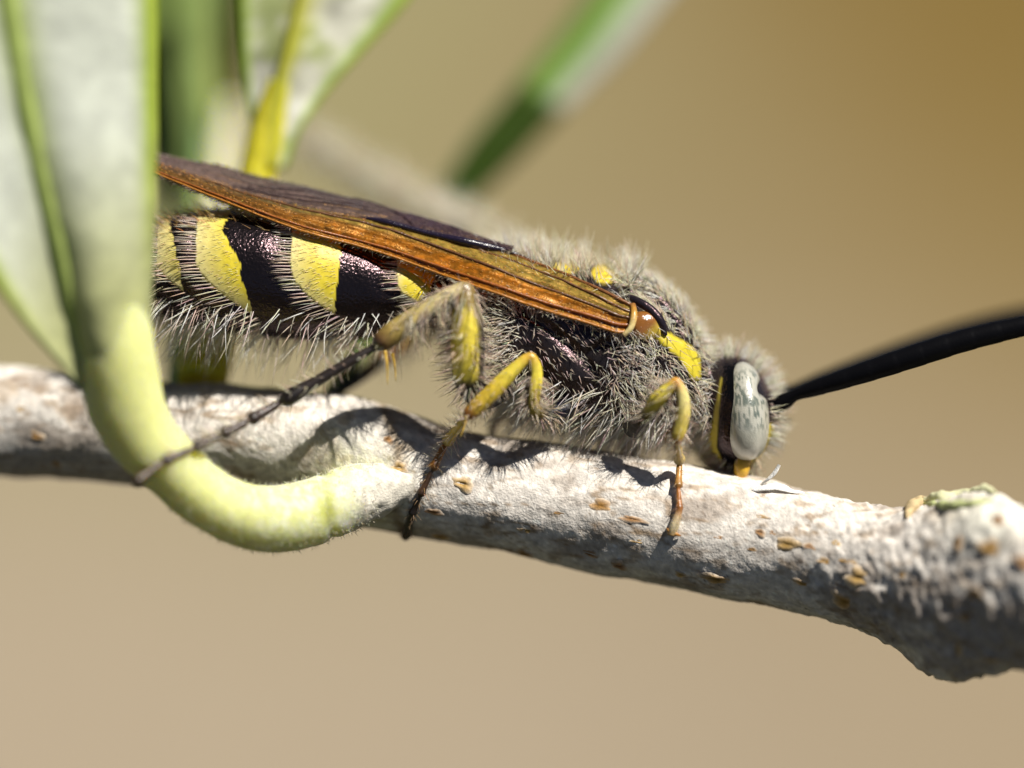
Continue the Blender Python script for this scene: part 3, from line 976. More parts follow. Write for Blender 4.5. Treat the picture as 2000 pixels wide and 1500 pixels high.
def sample(weight, n):
    w = (weight * AREA * BARE).ravel()
    w = w / w.sum()
    k = rng.choice(len(w), n, p=w)
    i, j = k // mB, k % mB
    fi, fj = rng.uniform(-.5, .5, (2, n))
    i2, j2 = np.clip(i + 1, 0, nB - 1), (j + 1) % mB
    root = BG[i, j] + (BG[i2, j] - BG[i, j]) * fi[:, None] + (BG[i, j2] - BG[i, j]) * fj[:, None]
    return root, BNX[i, j], i, j


def body_hair(name, weight, n, dirf, lo, hi, width, bend=0.12, base=(0.62, 0.57, 0.48), sink=0.01, jitter=.25, grav=(0, 0, -.12)):
    root, nr, i, j = sample(weight, n)
    d = dirf(nr, i, j) + jitter * rng.normal(size=(n, 3))
    bend_v = bend * rng.normal(size=(n, 3)) + np.array(grav)
    d = np.where(((d * nr).sum(1) < .1)[:, None], d + nr * .5, d)
    return hair_mesh(name, root - nr * sink, d, rng.uniform(lo, hi, n), width * rng.uniform(.75, 1.3, n), bend_v, hair_col(n, base), M_HAIR, body)


BACK = K([-1.0, 0, 0.12])
R = lambda lo, hi, a: sstep(lo[0], lo[1], a) * sstep(hi[1], hi[0], a)
# bushy back of the thorax
body_hair('thorax_hair', R((905, 960), (1225, 1260), BPX) * sstep(.62, .85, BS), 1600, lambda n, i, j: n * 1.0 + BACK * .25, .34, .76, .0115, base=(.9, .86, .76))
# scutum: dense pile lying backwards
body_hair('thorax_hair', R((1195, 1225), (1375, 1390), BPX) * sstep(.25, .5, BS), 2000, lambda n, i, j: n * .45 + .9 * unit(BACK - n * (n @ BACK)[:, None]), .2, .40, .0105, jitter=.13, base=(0.9, 0.86, 0.75))
# side plates: short sparse setae
body_hair('thorax_hair', R((930, 960), (1240, 1260), BPX) * R((-.7, -.5), (.45, .6), BS) * nearw, 700, lambda n, i, j: n * .5 + K([.55, 0, -.45]), .10, .24, .0085, base=(0.72, 0.66, 0.63))
# hind end of thorax, radiating fringe under the wing
body_hair('thorax_hair', R((900, 920), (1000, 1030), BPX) * R((-.85, -.7), (.75, .9), BS) * nearw, 800, lambda n, i, j: n * 1.0 + K([-.35, 0, .1]), .28, .58, .0115, base=(.9, .86, .78))
body_hair('thorax_hair', R((960, 990), (1260, 1290), BPX) * R((.2, .3), (.42, .52), BS) * nearw, 300, lambda n, i, j: n * .6 + K([.2, 0, -.7]), .2, .36, .013, base=(.85, .8, .72))
# front side plates
body_hair('thorax_hair', R((1170, 1210), (1372, 1388), BPX) * R((-.75, -.55), (.2, .4), BS) * nearw, 760, lambda n, i, j: n * .7 + K([.35, 0, -.35]), .22, .5, .0102, base=(0.9, 0.86, 0.79), jitter=.35)
# long beard below
body_hair('thorax_hair', R((945, 990), (1350, 1385), BPX) * sstep(-.42, -.72, BS), 1350, lambda n, i, j: n * .7 + K([-.65, -.1, -.4]), .42, 1.0, .0118, jitter=.3, base=(0.92, 0.88, 0.82), grav=(-.05, 0, -.12))
# neck and head
body_hair('head_hair', R((1350, 1362), (1384, 1392), BPX), 620, lambda n, i, j: n * .8 + K([-.1, 0, -.4]), .18, .4, .0105, base=(0.9, 0.86, 0.78))
body_hair('head_hair', R((1385, 1395), (1500, 1512), BPX) * sstep(.9, .97, BS), 380, lambda n, i, j: n * 1.0 + K([.1, 0, .2]), .25, .52, .011, base=(.92, .88, .78))
body_hair('head_hair', sstep(1488, 1502, BPX), 420, lambda n, i, j: n * .9 + K([.5, 0, .1]), .18, .4, .010, base=(.92, .88, .78))
body_hair('head_hair', R((1385, 1395), (1470, 1490), BPX) * sstep(-.65, -.85, BS), 700, lambda n, i, j: n * .9 + K([-.3, 0, -.2]), .15, .35, .009)
# waist
body_hair('abdomen_hair', R((815, 840), (905, 930), BPX) * nearw, 480, lambda n, i, j: n * .8 + K([-.3, 0, -.1]), .18, .4, .0125, base=(.85, .8, .72))
# fringes along the hind margins of the tergites
RT, DR, LN = [], [], []
for mi, (mx, cnt, ln) in enumerate(((310, 60, .42), (388, 78, .52), (572, 84, .46), (776, 40, .4))):
    sv = np.linspace(-.98, .98, cnt) + rng.uniform(-.012, .012, cnt)
    for q in sv:
        for side in (0, 1):
            a0 = math.asin(q) if side == 0 else math.pi - math.asin(q)
            if side == 1 and rng.random() < .5:
                continue
            j = int(round((a0 % (2 * math.pi)) / (2 * math.pi) * mB)) % mB
            i = int(np.argmin(np.abs(xs_[:, j] - (mx + 3 + rng.normal() * 1.5))))
            if i < 2:
                continue
            dwn = max(0, -q - .25)
            RT.append(BG[i, j] - BNX[i, j] * .01)
            DR.append(BNX[i, j] * (.16 + .7 * dwn) + K([-1, 0, 0.02 - .35 * dwn]) + .06 * rng.normal(size=3))
            LN.append(ln * rng.uniform(.8, 1.15) * (1 + .5 * dwn))
RT, DR, LN = K(RT), K(DR), K(LN)
hair_mesh('abdomen_hair', RT, DR, LN, rng.uniform(.012, .017, len(RT)), K([0, 0, -.05])[None].repeat(len(RT), 0), hair_col(len(RT), (0.80, 0.74, 0.70), .08), M_HAIR, body)
# bristles of the belly and tip, short hairs on the black
body_hair('abdomen_hair', R((225, 250), (800, 840), BPX) * R((-1.2, -1.1), (-.62, -.45), BS) * (1 + 1.2 * sstep(480, 320, BPX)), 640, lambda n, i, j: n * .75 + K([-.5, -.1, -.5]), .3, 1.05, .0130, jitter=.28, base=(0.92, 0.87, 0.82))
body_hair('abdomen_hair', R((222, 226), (300, 340), BPX), 420, lambda n, i, j: n * .8 + K([-.9, 0, -.1]), .35, .7, .013, base=(0.74, 0.66, 0.52))
body_hair('abdomen_hair', R((240, 280), (800, 860), BPX) * sstep(.55, .8, BS), 900, lambda n, i, j: n * .6 + K([-.8, 0, .1]), .2, .42, .009, base=(0.62, 0.46, 0.20))
body_hair('abdomen_hair', R((300, 330), (800, 840), BPX) * R((-.6, -.45), (.6, .8), BS) * nearw * (c.sum(-1) > .3), 800, lambda n, i, j: n * .12 + K([-1, 0, 0]), .08, .16, .006, base=(0.85, 0.80, 0.50), grav=(0, 0, 0), jitter=.08)

# eyes


def ellipsoid(center, ax, rad, n=40, m=40):
    th = np.linspace(0.02, math.pi - .02, n)
    ph = np.linspace(0, 2 * math.pi, m, endpoint=False)
    q = np.stack([np.sin(th)[:, None] * np.cos(ph)[None], np.sin(th)[:, None] * np.sin(ph)[None], np.cos(th)[:, None].repeat(m, 1)], -1)
    return center + (q * K(rad)) @ K(ax), q


for side, yy in ((0, 0.62), (1, 2.18)):
    ux = unit(K([1.0, 0, .05]))
    uz = unit(K([-.05, 0.20 if side == 0 else -.20, 1.0]))
    uy = np.cross(uz, ux)
    V, q = ellipsoid(P(1455, 803, yy), [ux, uy, uz], (.45, .66, .98), 90, 90)
    # notch at the antennal side
    w_ = np.exp(-(((V[..., 0] - P(1497, 758, 0)[0]) / .11) ** 2 + ((V[..., 2] - P(1497, 758, 0)[2]) / .14) ** 2))
    V = V - w_[..., None] * ux * .16
    # fuller below
    V[..., 0] += .07 * np.where(q[..., 2] < .2, (.2 - q[..., 2]), 0) * np.sign(q[..., 0]) * np.sqrt(np.abs(q[..., 0]))
    streak = sstep(-.05, .4, vnoise(V * K([1.0, .5, .22]) + .12 * K([1, 0, 0]) * V[..., 2:], 38) + .35 * vnoise(V, 4)) * sstep(-.75, -.2, q[..., 2]) * sstep(.95, .5, q[..., 2])
    cc = K([0.42, 0.41, 0.345])[None, None] * (1 - streak[..., None] * .8) + K([0.04, 0.07, 0.055]) * .8 * streak[..., None]
    rimk = w_[..., None]
    cc = cc * (1 - rimk) + K([.01, .01, .01]) * rimk
    make('eye', V.reshape(-1, 3), grid_faces(90, 90), M_EYE, wasp, np.concatenate([cc, np.full(cc.shape[:2] + (1,), .3)], -1).reshape(-1, 4), flip=False)
# mandibles
for yy in (0.62, 2.1):
    ct = [[*P(a, b, yy + e), r, *cl, .3] for (a, b, e, r, cl) in ((1452, 893, 0, .16, (.03, .02, .01)), (1449, 914, -.05, .16, (.55, .33, .03)), (1444, 936, .05, .11, (.50, .26, .02)), (1436, 950, .2, .03, (.05, .02, .01)))]
    tb = tube(K(ct), 20, 14)
    make('mandible', tb['v'], tb['f'], M_LEG, wasp, tb['col'])
# antennae: thick, black, faintly ringed
for yy, pts in ((0.95, [(1502, 800, 0.95, .09), (1516, 792, .85, .15), (1535, 782, .75, .16), (1552, 772, .65, .12), (1580, 762, .55, .15), (1640, 743, .35, .185), (1720, 717, .15, .215), (1800, 691, 0, .225), (1880, 666, -.1, .22),
                        (1960, 646, -.2, .205), (2040, 628, -.3, .18), (2120, 615, -.4, .12), (2150, 611, -.4, .03)]),
                (2.0, [(1500, 790, 1.9, .09), (1516, 781, 2.1, .15), (1535, 770, 2.3, .16), (1555, 760, 2.5, .12), (1600, 745, 2.9, .17), (1680, 717, 3.5, .21), (1770, 685, 4.1, .225), (1870, 651, 4.7, .22), (1960, 626, 5.2, .2), (2060, 604, 5.7, .15), (2120, 592, 6, .03)])):
    tb = tube(K([[*P(a, b, c_), r, .003, .003, .004, .5] for (a, b, c_, r) in pts]), 200, 24)
    # ring joints
    g = tb['grid']
    sl = np.concatenate([[0], np.cumsum(np.linalg.norm(np.diff(tb['p'], axis=0), axis=1))])
    saw = ((sl - .75) / .52) % 1.0
    k_ = np.where(sl > .75, .985 + .03 * sstep(0, .8, saw) * sstep(1.0, .9, saw), 1.0)
    g2 = tb['p'][:, None] + (g - tb['p'][:, None]) * k_[:, None, None]
    v = tb['v'].copy()
    v[:g2.shape[0] * g2.shape[1]] = g2.reshape(-1, 3)
    cl = tb['col'].copy()
    ant = make('antenna', v, tb['f'], M_ANT, wasp, cl)

# ------------------------------------------------------------------ wings


def wing_patch(lower, upper, n, k, bulge, thick, colf, name, rough=.34):
    a, b = crom(PA(lower), n), crom(PA(upper), n)
    t = np.linspace(0, 1, k)
    S = a[:, None] * (1 - t)[None, :, None] + b[:, None] * t[None, :, None]
    bl = np.interp(np.linspace(0, 1, n), np.linspace(0, 1, len(bulge)), bulge)
    S += bl[:, None, None] * (4 * t * (1 - t))[None, :, None] * unit(K([0.1, -.75, .65]))
    nn = unit(np.cross(np.gradient(S, axis=0), np.gradient(S, axis=1)))
    nn = nn * np.where((nn[..., 1] > 0)[..., None], -1, 1)
    ut, vt = np.linspace(0, 1, n)[:, None].repeat(k, 1), t[None].repeat(n, 0)
    rip = .009 * np.sin(vt * 34 + 3 * np.sin(ut * 5)) + .016 * fbm(S * K([.3, 1, 1]), 7, 2)
    S = S + nn * rip[..., None]
    A, B = S + nn * thick / 2, S - nn * thick / 2
    f1 = grid_faces(n, k, False)
    f2 = f1[:, ::-1] + n * k
    bd_ = [i * k for i in range(n)] + [(n - 1) * k + j for j in range(1, k)] + [i * k + k - 1 for i in range(n - 2, -1, -1)] + [j for j in range(k - 2, 0, -1)]
    q = len(bd_)
    f3 = K([(bd_[i], bd_[(i + 1) % q], bd_[(i + 1) % q] + n * k, bd_[i] + n * k) for i in range(q)])
    cc = colf(ut, vt, S)
    cl = np.concatenate([cc, np.full((n, k, 1), rough)], -1).reshape(-1, 4)
    w = make(name, np.concatenate([A.reshape(-1, 3), B.reshape(-1, 3)]), np.concatenate([f1, f2, f3]), M_WING, wasp, np.concatenate([cl, cl]))
    return w, S, nn


def near_col(u, v, S):
    orange, gold, dark = K([0.41, 0.155, 0.012]), K([0.37, 0.26, 0.055]), K([0.09, 0.035, 0.010])
    f_ = sstep(.34, .52, v + .05 * vnoise(S, 3))[..., None]
    c = orange * (1 - f_) + gold * f_
    ln = np.exp(-((v - .05) / .04) ** 2) * .1 + np.exp(-((v - .40 - .04 * np.sin(u * 6)) / .035) ** 2) * .55 + np.exp(-((v - .97) / .05) ** 2) * .6
    ln = ln + .55 * np.exp(-((v - .18) / .05) ** 2) * sstep(.35, .0, u)
    c = c * (1 - np.clip(ln, 0, .9)[..., None]) + dark * np.clip(ln, 0, .9)[..., None]
    t = sstep(.45, .85, u)[..., None]
    c = c * (1 - t) + (K([0.17, 0.085, 0.025]) * (1 - f_) + K([0.10, 0.07, 0.05]) * f_) * t
    g = fbm(S * K([.5, 1, 1]), 16, 2)[..., None]
    return np.clip(c * (1 + .5 * g), .004, .8)


LOW = [(1232, 648, -.14), (1215, 652, -.18), (1150, 633, -.2), (1050, 603, -.2), (950, 568, -.15), (850, 533, .06), (760, 500, .16), (680, 476, .16), (600, 455, .12), (520, 426, .18),
       (440, 394, .3), (370, 366, .42), (310, 341, .5), (200, 296, .7)]
UPP = [(1236, 598, -.02), (1220, 590, .0), (1160, 560, .15), (1090, 530, .35), (1000, 497, .55), (900, 466, .7), (800, 441, .8), (720, 425, .85), (640, 412, .88), (560, 400, .9), (480, 380, .95), (400, 352, 1.0), (310, 322, 1.0), (200, 285, 1.05)]
w1, S1, N1 = wing_patch(LOW, UPP, 200, 40, [.05, .12, .16, .2, .2, .14, .08], .03, near_col, 'wing', rough=.28)
w1['label'] = 'amber near wing with orange leading edge'


def far_col(u, v, S):
    base = K([0.19, 0.135, 0.12])[None, None] * (1 + .2 * fbm(S * K([.4, 1, 1]), 5, 2))[..., None]
    st_ = .5 * sstep(.2, .7, np.sin(v * 30 + 4 * u + 2 * vnoise(S, 1.5))) * R((.25, .4), (.62, .75), u)
    base = base * (1 - st_[..., None]) + K([.035, .02, .025]) * st_[..., None]
    lo = np.exp(-(v / .12) ** 2)[..., None] * .5 * sstep(.5, .75, u)[..., None]
    base = base * (1 - lo) + K([.05, .03, .012]) * lo
    hi = sstep(.85, 1., v)[..., None] * .6
    base = base * (1 - hi) + K([.13, .10, .065]) * hi
    dk = .75 * sstep(.36, .24, u)[..., None]
    base = base * (1 - dk) + K([.045, .024, .05]) * dk
    return np.clip(base, .004, .8)


FLO = [(1000, 492, .45), (940, 479, .52), (850, 461, .58), (760, 440, .6), (700, 426, .6), (600, 415, .6), (520, 412, .6), (455, 402, .62), (400, 380, .68), (310, 345, .78), (200, 300, .9)]
FUP = [(1003, 484, .62), (950, 466, .8), (880, 440, 1.0), (800, 418, 1.2), (745, 404, 1.3), (690, 389, 1.35), (620, 371, 1.35), (560, 357, 1.35), (500, 344, 1.35), (430, 326, 1.35), (310, 304, 1.35), (200, 285, 1.35)]
w2, S2, N2 = wing_patch(FLO, FUP, 180, 30, [.02, .06, .12, .14, .12, .08], .03, far_col, 'wing', rough=.22)
w2['label'] = 'smoky purple-brown far wing folded over the near one'


def vein(S, Nn, vpath, r0, r1, colr, parent, u0=0.0, u1=1.0, name='vein'):
    n, k = S.shape[:2]
    us = np.linspace(u0, u1, 40)
    vs = np.interp(us, [q[0] for q in vpath], [q[1] for q in vpath])
    i = np.clip((us * (n - 1)).round().astype(int), 0, n - 1)
    j = np.clip((vs * (k - 1)), 0, k - 1.001)
    j0 = j.astype(int)
    fr = (j - j0)[:, None]
    p_ = S[i, j0] * (1 - fr) + S[i, j0 + 1] * fr + Nn[i, j0] * .02
    ct = np.concatenate([p_, np.linspace(r0, r1, 40)[:, None], np.tile([*colr, .3], (40, 1))], 1)
    tb = tube(ct, 90, 10, noise_amp=.12, noise_scale=8)
    return make(name, tb['v'], tb['f'], M_VEIN, parent, tb['col'])


vein(S1, N1, [(0, .02), (1, .0)], .03, .018, (.34, .13, .015), w1)
vein(S1, N1, [(0, .22), (.15, .14), (.6, .1), (1, .08)], .035, .015, (.24, .07, .01), w1)
vein(S1, N1, [(0, .45), (.2, .42), (.45, .52), (.7, .6), (1, .6)], .035, .018, (.10, .04, .012), w1)
vein(S1, N1, [(0, .7), (.25, .78), (.5, .72), (.62, .66)], .03, .015, (.12, .05, .015), w1, 0, .62)
vein(S1, N1, [(0, .97), (.5, .97), (1, .97)], .04, .02, (.16, .06, .015), w1)
vein(S2, N2, [(.24, .2), (.27, .5), (.32, .85), (.4, .95)], .025, .02, (.03, .015, .02), w2, .24, .4)
for q in range(4):
    vein(S2, N2, [(.3, .35 + .13 * q), (.5, .3 + .14 * q), (.66, .42 + .06 * q)], .018, .012, (.035, .018, .022), w2, .33 + .02 * q, .66 - .02 * q)
# rolled dark violet fold along the inner edge
FOLD = [(700, 424, .56, .02), (748, 432, .5, .055), (800, 446, .46, .05), (860, 461, .42, .055), (905, 471, .36, .075), (945, 480, .42, .075), (985, 489, .50, .05), (1040, 507, .5, .01)]
tb = tube(K([[*P(a, b, y_), r, .012, .008, .02, .22] for (a, b, y_, r) in FOLD]), 80, 18)
fo = make('wing_fold', tb['v'], tb['f'], M_VEIN, w2, tb['col'])
fo['label'] = 'glossy dark violet rolled wing edge'
# microscopic fringe along the wing margins
for nm, S_, N_, jx, n_, w_ in (('wing_fringe', S2, N2, 0, 420, w2), ('wing_fringe', S2, N2, -1, 500, w2), ('wing_fringe', S1, N1, 0, 500, w1)):
    i = rng.integers(0, S_.shape[0], n_)
    d = K([-.8, 0, .35 if jx == -1 else -.3]) + .3 * rng.normal(size=(n_, 3))
    hair_mesh(nm, S_[i, jx], d, rng.uniform(.06, .14, n_), .011, np.zeros((n_, 3)), hair_col(n_, (.55, .48, .42)), M_HAIR, w_)
# tiny bristles all over the membrane give it its grain
for S_, N_, n_, w_, bc_ in ((S1, N1, 3000, w1, (.62, .34, .07)), (S2, N2, 1400, w2, (.24, .17, .15))):
    i = rng.integers(0, S_.shape[0], n_)
    j = rng.integers(0, S_.shape[1], n_)
    p_ = S_[i, j] + rng.uniform(-.02, .02, (n_, 3)) + N_[i, j] * .012
    hair_mesh('wing_bristle', p_, N_[i, j] * .35 + K([-1, 0, .2]) + .25 * rng.normal(size=(n_, 3)), rng.uniform(.03, .07, n_), .0065, np.zeros((n_, 3)), hair_col(n_, bc_, .4), M_HAIR, w_)
# tegula and wing hinge
V, q = ellipsoid(P(1262, 638, .06), [unit(K([.62, .1, -.50])), unit(K([0.25, 1, .12])), unit(K([.55, -.1, .62]))], (.36, .22, .27), 30, 36)
V = V + .05 * vnoise(V, 4)[..., None]
tcx = sstep(.1, .7, q[..., 0])[..., None]
cc = K([0.22, 0.085, 0.015]) * (1 - tcx) + K([.55, .40, .05]) * tcx
make('tegula', V.reshape(-1, 3), grid_faces(30, 36), M_EYE, wasp, np.concatenate([cc, np.full(cc.shape[:2] + (1,), .2)], -1).reshape(-1, 4))
tb = tube(K([[*P(a, b, y_), r, *cl, .3] for (a, b, y_, r, cl) in ((1218, 655, -.24, .05, (.6, .45, .2)), (1232, 640, -.26, .06, (.62, .5, .22)), (1238, 615, -.18, .07, (.45, .25, .05)), (1236, 595, -.02, .06, (.2, .08, .02)))]), 30, 12)
make('wing_hinge', tb['v'], tb['f'], M_VEIN, wasp, tb['col'])
tb = tube(K([[*P(a, b, y_), r, .012, .01, .014, .3] for (a, b, y_, r) in ((1222, 578, .25, .05), (1245, 588, .1, .08), (1272, 606, .02, .09), (1292, 630, 0.0, .08), (1300, 655, .05, .04))]), 40, 14)
make('scutum_ridge', tb['v'], tb['f'], M_CUT, wasp, tb['col'])

# ------------------------------------------------------------------ legs
BK, YL, BR, PY = (.012, .009, .008), (.64, .52, .06), (.30, .11, .02), (.68, .58, .22)


def on_twig(px, py, lift):
    p_, n_ = twig_hit(px, py)
    return p_ + n_ * lift


def leg(ctrl, label, n=150, hair=(), stripe=None, flat=None, slim=1.0):
    ctrl = K(ctrl)
    ctrl[:, 3] *= slim
    tb = tube(ctrl, n, 22, flat=flat, noise_amp=.03, noise_scale=5)
    col = tb['col'].copy()
    g = tb['grid']
    if stripe:
        cg = col[:n * 22].reshape(n, 22, 4)
        for (u0, u1, dvec, cl, th) in stripe:
            uu = np.linspace(0, 1, n)
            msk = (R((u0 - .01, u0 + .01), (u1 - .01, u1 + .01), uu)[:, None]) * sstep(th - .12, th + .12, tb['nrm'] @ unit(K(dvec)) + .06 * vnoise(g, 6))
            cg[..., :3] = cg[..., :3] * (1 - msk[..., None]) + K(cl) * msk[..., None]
        col[:n * 22] = cg.reshape(-1, 4)
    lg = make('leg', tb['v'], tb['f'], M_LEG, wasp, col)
    lg['label'] = label
    for (u0, u1, cnt, lo, hi, w, dv_, nmix, base) in hair:
        ii = rng.integers(int(u0 * (n - 1)), int(u1 * (n - 1)) + 1, cnt)
        jj = rng.integers(0, 22, cnt)
        d = tb['nrm'][ii, jj] * nmix + K(dv_) + .22 * rng.normal(size=(cnt, 3))
        hair_mesh('leg_hair', g[ii, jj], d, rng.uniform(lo, hi, cnt), w, .1 * rng.normal(size=(cnt, 3)), hair_col(cnt, base), M_HAIR, lg)
    return lg, tb


def spine(lg, pts, r, colr, name='spur'):
    m = len(pts)
    tb = tube(K([[*P(*q), r * (1 - .85 * i / (m - 1)), *colr, .3] for i, q in enumerate(pts)]), 16, 8)
    make(name, tb['v'], tb['f'], M_LEG, lg, tb['col'])


def tarsus(pts, radii, cols, joints=True):
    """rows with a slight flare before each joint"""
    out = []
    for i in range(len(pts) - 1):
        a, b = K(pts[i]), K(pts[i + 1])
        out.append([*a, radii[i] * .58, *cols[i], .35])
        out.append([*(a * .85 + b * .15), radii[i] * .78, *cols[i], .35])
        out.append([*(a * .35 + b * .65), radii[i] * .95, *cols[i], .35])
        out.append([*(a * .08 + b * .92), radii[i] * 1.25, *(K(cols[i]) * .6), .35])
    out.append([*pts[-1], radii[-1], *cols[-1], .35])
    return out


WH = (.72, .66, .58)
# near hind leg, stretched back to the petiole
hk = P(908, 566, -0.53)
pt_ = lambda a, b, y: P(a, b, y)
hind = [[*P(985, 742, .25), .34, *BK, .35], [*P(945, 770, -0.06), .30, *BK, .35], [*P(918, 748, -0.31), .28, *BK, .35], [*P(914, 700, -0.42), .33, *BK, .35], [*P(912, 640, -0.50), .32, *BK, .35],
        [*P(910, 590, -0.53), .24, .2, .14, .03, .35], [*hk, .17, .22, .15, .05, .3], [*P(885, 574, -0.59), .16, .50, .42, .22, .35], [*P(830, 608, -0.62), .20, .42, .34, .14, .35], [*P(775, 645, -0.63), .22, .34, .25, .07, .35],
        [*P(745, 668, -0.63), .20, .10, .05, .02, .35], [*P(735, 676, -0.63), .12, *BK, .35]]
hind += tarsus([P(728, 680, -0.63), P(545, 788, -0.78), P(486, 822, -1.12), P(432, 850, -1.39), P(378, 876, -1.68), P(318, 902, -1.97), P(262, 944, -2.28)],
               [.125, .105, .10, .095, .085, .09, .06], [(.02, .014, .012), (.035, .02, .015), (.06, .04, .03), (.07, .05, .04), (.07, .045, .035), (.06, .035, .02), (.05, .03, .02)])
lgh, tbh = leg(hind, 'hairy hind leg with yellow-striped thigh reaching back to the petiole', 260,
               hair=((.06, .20, 380, .25, .55, .010, (-.05, -.1, -.3), 1.0, WH), (.22, .40, 300, .35, .8, .011, (-.1, .15, -.85), .45, WH), (.25, .42, 120, .1, .25, .009, (-.6, 0, .1), .8, WH), (.46, .95, 170, .15, .42, .011, (-.45, 0, -.1), .9, WH)),
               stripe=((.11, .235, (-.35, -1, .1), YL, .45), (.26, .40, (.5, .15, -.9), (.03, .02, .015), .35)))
spine(lgh, [(752, 685, -.7), (756, 715, -.72), (757, 752, -.7)], .035, (.60, .38, .06))
spine(lgh, [(766, 690, -.6), (771, 715, -.58), (773, 745, -.55)], .035, (.60, .38, .06))
# near middle leg
midl = [[*P(1105, 800, .3), .26, *BK, .35], [*P(1060, 812, -0.13), .18, *BK, .35], [*P(1040, 796, -0.33), .17, .30, .22, .03, .35], [*P(1043, 755, -0.47), .185, *YL, .35], [*P(1046, 720, -0.53), .15, *YL, .35], [*P(1036, 697, -0.56), .11, .5, .3, .04, .3],
        [*P(1008, 718, -0.57), .15, *YL, .35], [*P(965, 762, -0.56), .20, .58, .42, .04, .35], [*P(930, 796, -0.52), .19, .50, .33, .04, .35], [*P(915, 810, -0.51), .15, *BR, .35]]
f1_, f2_, f3_, f4_, f5_ = on_twig(866, 884, .28), on_twig(842, 922, .14), on_twig(818, 968, .10), on_twig(806, 1002, .09), on_twig(792, 1042, .06)
midl += tarsus([P(908, 818, -0.49), f1_, f2_, f3_, f4_, f5_], [.115, .10, .085, .08, .10, .11], [(.58, .40, .07), (.30, .13, .03), (.05, .025, .012), (.02, .014, .012), (.014, .012, .012), (.012, .01, .01)])
lgm, tbm = leg(midl, 'yellow middle leg with dark clawed foot gripping the twig', 220,
               hair=((.05, .22, 260, .2, .42, .009, (.1, -.1, -.5), .9, WH), (.28, .48, 70, .12, .3, .008, (-.2, 0, -.2), 1, WH), (.5, .72, 150, .16, .34, .008, (-.3, 0, -.15), .9, WH), (.72, .98, 70, .1, .2, .007, (-.1, 0, -.6), .8, (.5, .35, .2))), slim=.85,
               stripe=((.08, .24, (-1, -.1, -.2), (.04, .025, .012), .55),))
spine(lgm, [(912, 812, -.6), (905, 838, -.62), (898, 856, -.6)], .03, (.55, .35, .06))
# near fore leg
c1, c2, c3, c4 = on_twig(1324, 925, .30), on_twig(1323, 962, .16), on_twig(1325, 1000, .10), on_twig(1312, 1042, .06)
fore = [[*P(1235, 838, .1), .24, *BK, .35], [*P(1262, 812, -.35), .15, .10, .07, .01, .35], [*P(1285, 782, -.58), .20, *YL, .35], [*P(1308, 758, -.68), .15, *YL, .35], [*P(1320, 745, -.72), .10, .5, .24, .03, .3],
        [*P(1332, 770, -.70), .14, *PY, .35], [*P(1333, 810, -.62), .175, .66, .54, .14, .35], [*P(1324, 846, -.52), .17, .64, .48, .08, .35], [*P(1322, 862, -.48), .12, *BR, .35]]
fore += tarsus([P(1323, 868, -.46), c1, c2, c3], [.105, .08, .07, .075], [(.64, .48, .18), (.40, .20, .05), (.32, .12, .025), (.25, .1, .025)])
fore += [[*(c3 * .4 + c4 * .6 + K([0, -.03, 0])), .105, .55, .46, .28, .35], [*c4, .10, .42, .26, .1, .35]]
lgf, tbf = leg(fore, 'short pale yellow foreleg standing on the pale bark', 200,
               hair=((.1, .35, 130, .25, .5, .008, (-.6, -.1, .1), .6, WH), (.38, .62, 110, .12, .3, .007, (-.3, 0, -.2), .9, WH), (.62, .95, 70, .06, .16, .006, (0, 0, -.5), .9, (.55, .42, .3))), slim=.88,
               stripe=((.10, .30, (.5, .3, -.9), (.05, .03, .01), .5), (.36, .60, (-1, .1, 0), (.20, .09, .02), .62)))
spine(lgf, [(1316, 838, -.42), (1303, 845, -.4), (1299, 866, -.38)], .04, (.40, .20, .03))
spine(lgf, [(1338, 848, -.6), (1345, 858, -.62), (1354, 868, -.64)], .02, (.65, .5, .4))
for px_, py_ in ((1299, 1032), (1329, 1046)):
    a = on_twig(1314, 1036, .08)
    b = on_twig(px_, py_, .04)
    tb = tube(K([[*a, .05, .45, .28, .08, .35], [*(a * .5 + b * .5 + K([0, -.03, .0])), .04, .38, .18, .04, .35], [*b, .015, .2, .08, .02, .35]]), 12, 8)
    make('claw', tb['v'], tb['f'], M_LEG, lgf, tb['col'])
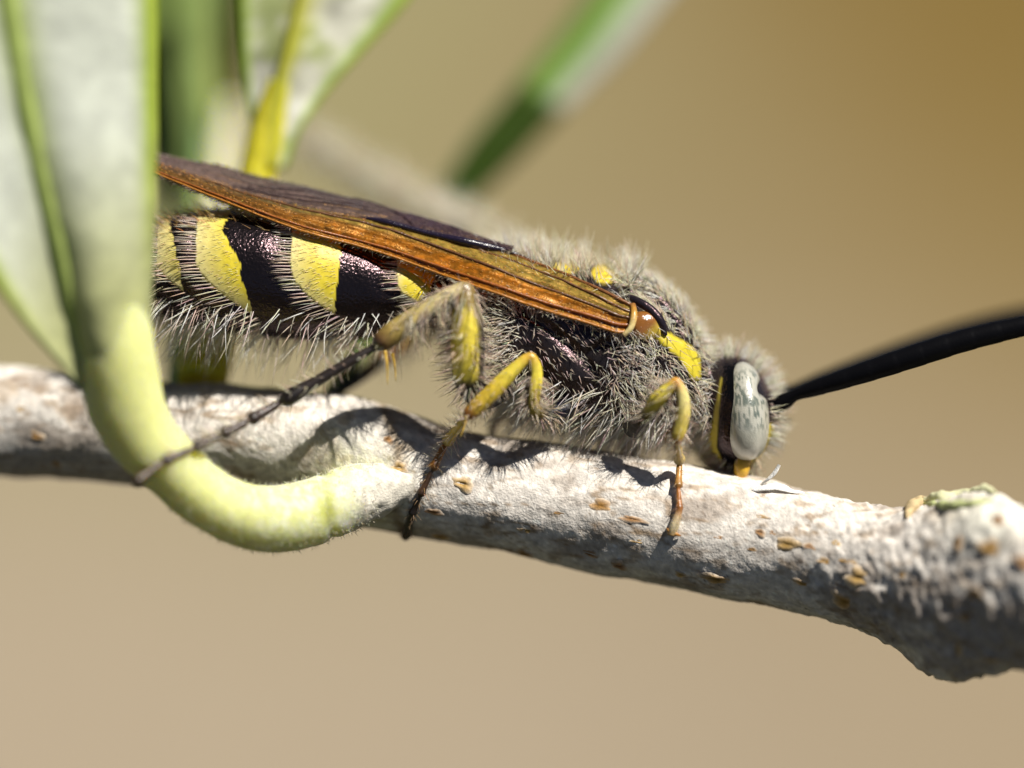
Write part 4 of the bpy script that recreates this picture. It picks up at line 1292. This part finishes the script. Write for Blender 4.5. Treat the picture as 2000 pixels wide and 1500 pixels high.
for px_, py_ in ((783, 1046), (801, 1050)):
    a = on_twig(793, 1036, .08)
    b = on_twig(px_, py_, .03)
    tb = tube(K([[*a, .05, *BK, .35], [*(a * .5 + b * .5 + K([0, -.03, .0])), .04, *BK, .35], [*b, .015, *BK, .35]]), 12, 8)
    make('claw', tb['v'], tb['f'], M_LEG, lgm, tb['col'])


# far legs, standing on the back of the twig
def twig_back(px, up, lift):
    i = int(np.argmin(np.abs(txs - px)))
    a0 = math.radians(up)
    j = int(round(a0 / (2 * math.pi) * mT)) % mT
    n_ = unit(TWG[i, j] - TWC[i])
    return TWG[i, j] + n_ * lift


fb = twig_back(1400, 115, .06)
lf2 = [[*P(1270, 830, 2.4), .22, *BK, .35], [*P(1310, 800, 2.9), .17, *YL, .35], [*P(1340, 770, 3.2), .12, *YL, .35], [*P(1352, 830, 3.1), .16, *PY, .35], [*P(1365, 880, 2.6), .11, *PY, .35], [*fb, .07, *BR, .35]]
leg(lf2, 'far foreleg behind the head', 80, hair=((.1, .7, 120, .15, .35, .009, (0, 0, -.3), .9, WH),))
fb = twig_back(960, 130, .06)
lf3 = [[*P(1080, 800, 2.5), .24, *BK, .35], [*P(1040, 790, 3.0), .17, *YL, .35], [*P(1035, 730, 3.5), .14, *YL, .35], [*P(990, 790, 3.3), .16, *YL, .35], [*P(965, 830, 2.8), .10, *BR, .35], [*fb, .07, *BK, .35]]
leg(lf3, 'far middle leg behind the thorax', 80, hair=((.1, .7, 120, .15, .35, .009, (0, 0, -.3), .9, WH),))
fb = twig_back(640, 120, .08)
lf4 = [[*P(975, 745, 2.3), .30, *BK, .35], [*P(930, 745, 2.7), .28, *BK, .35], [*P(895, 670, 3.1), .27, *BK, .35], [*P(880, 610, 3.3), .17, *BK, .35], [*P(820, 650, 3.4), .19, .3, .24, .06, .35], [*P(760, 690, 3.3), .17, *BR, .35], [*P(700, 740, 2.8), .11, *BK, .35], [*fb, .08, *BK, .35]]
leg(lf4, 'far hind leg under the abdomen', 100, hair=((.15, .7, 420, .25, .5, .0105, (-.1, 0, -.4), .9, WH),))

for o in bpy.data.objects:
    if '_o' in o:
        del o['_o']
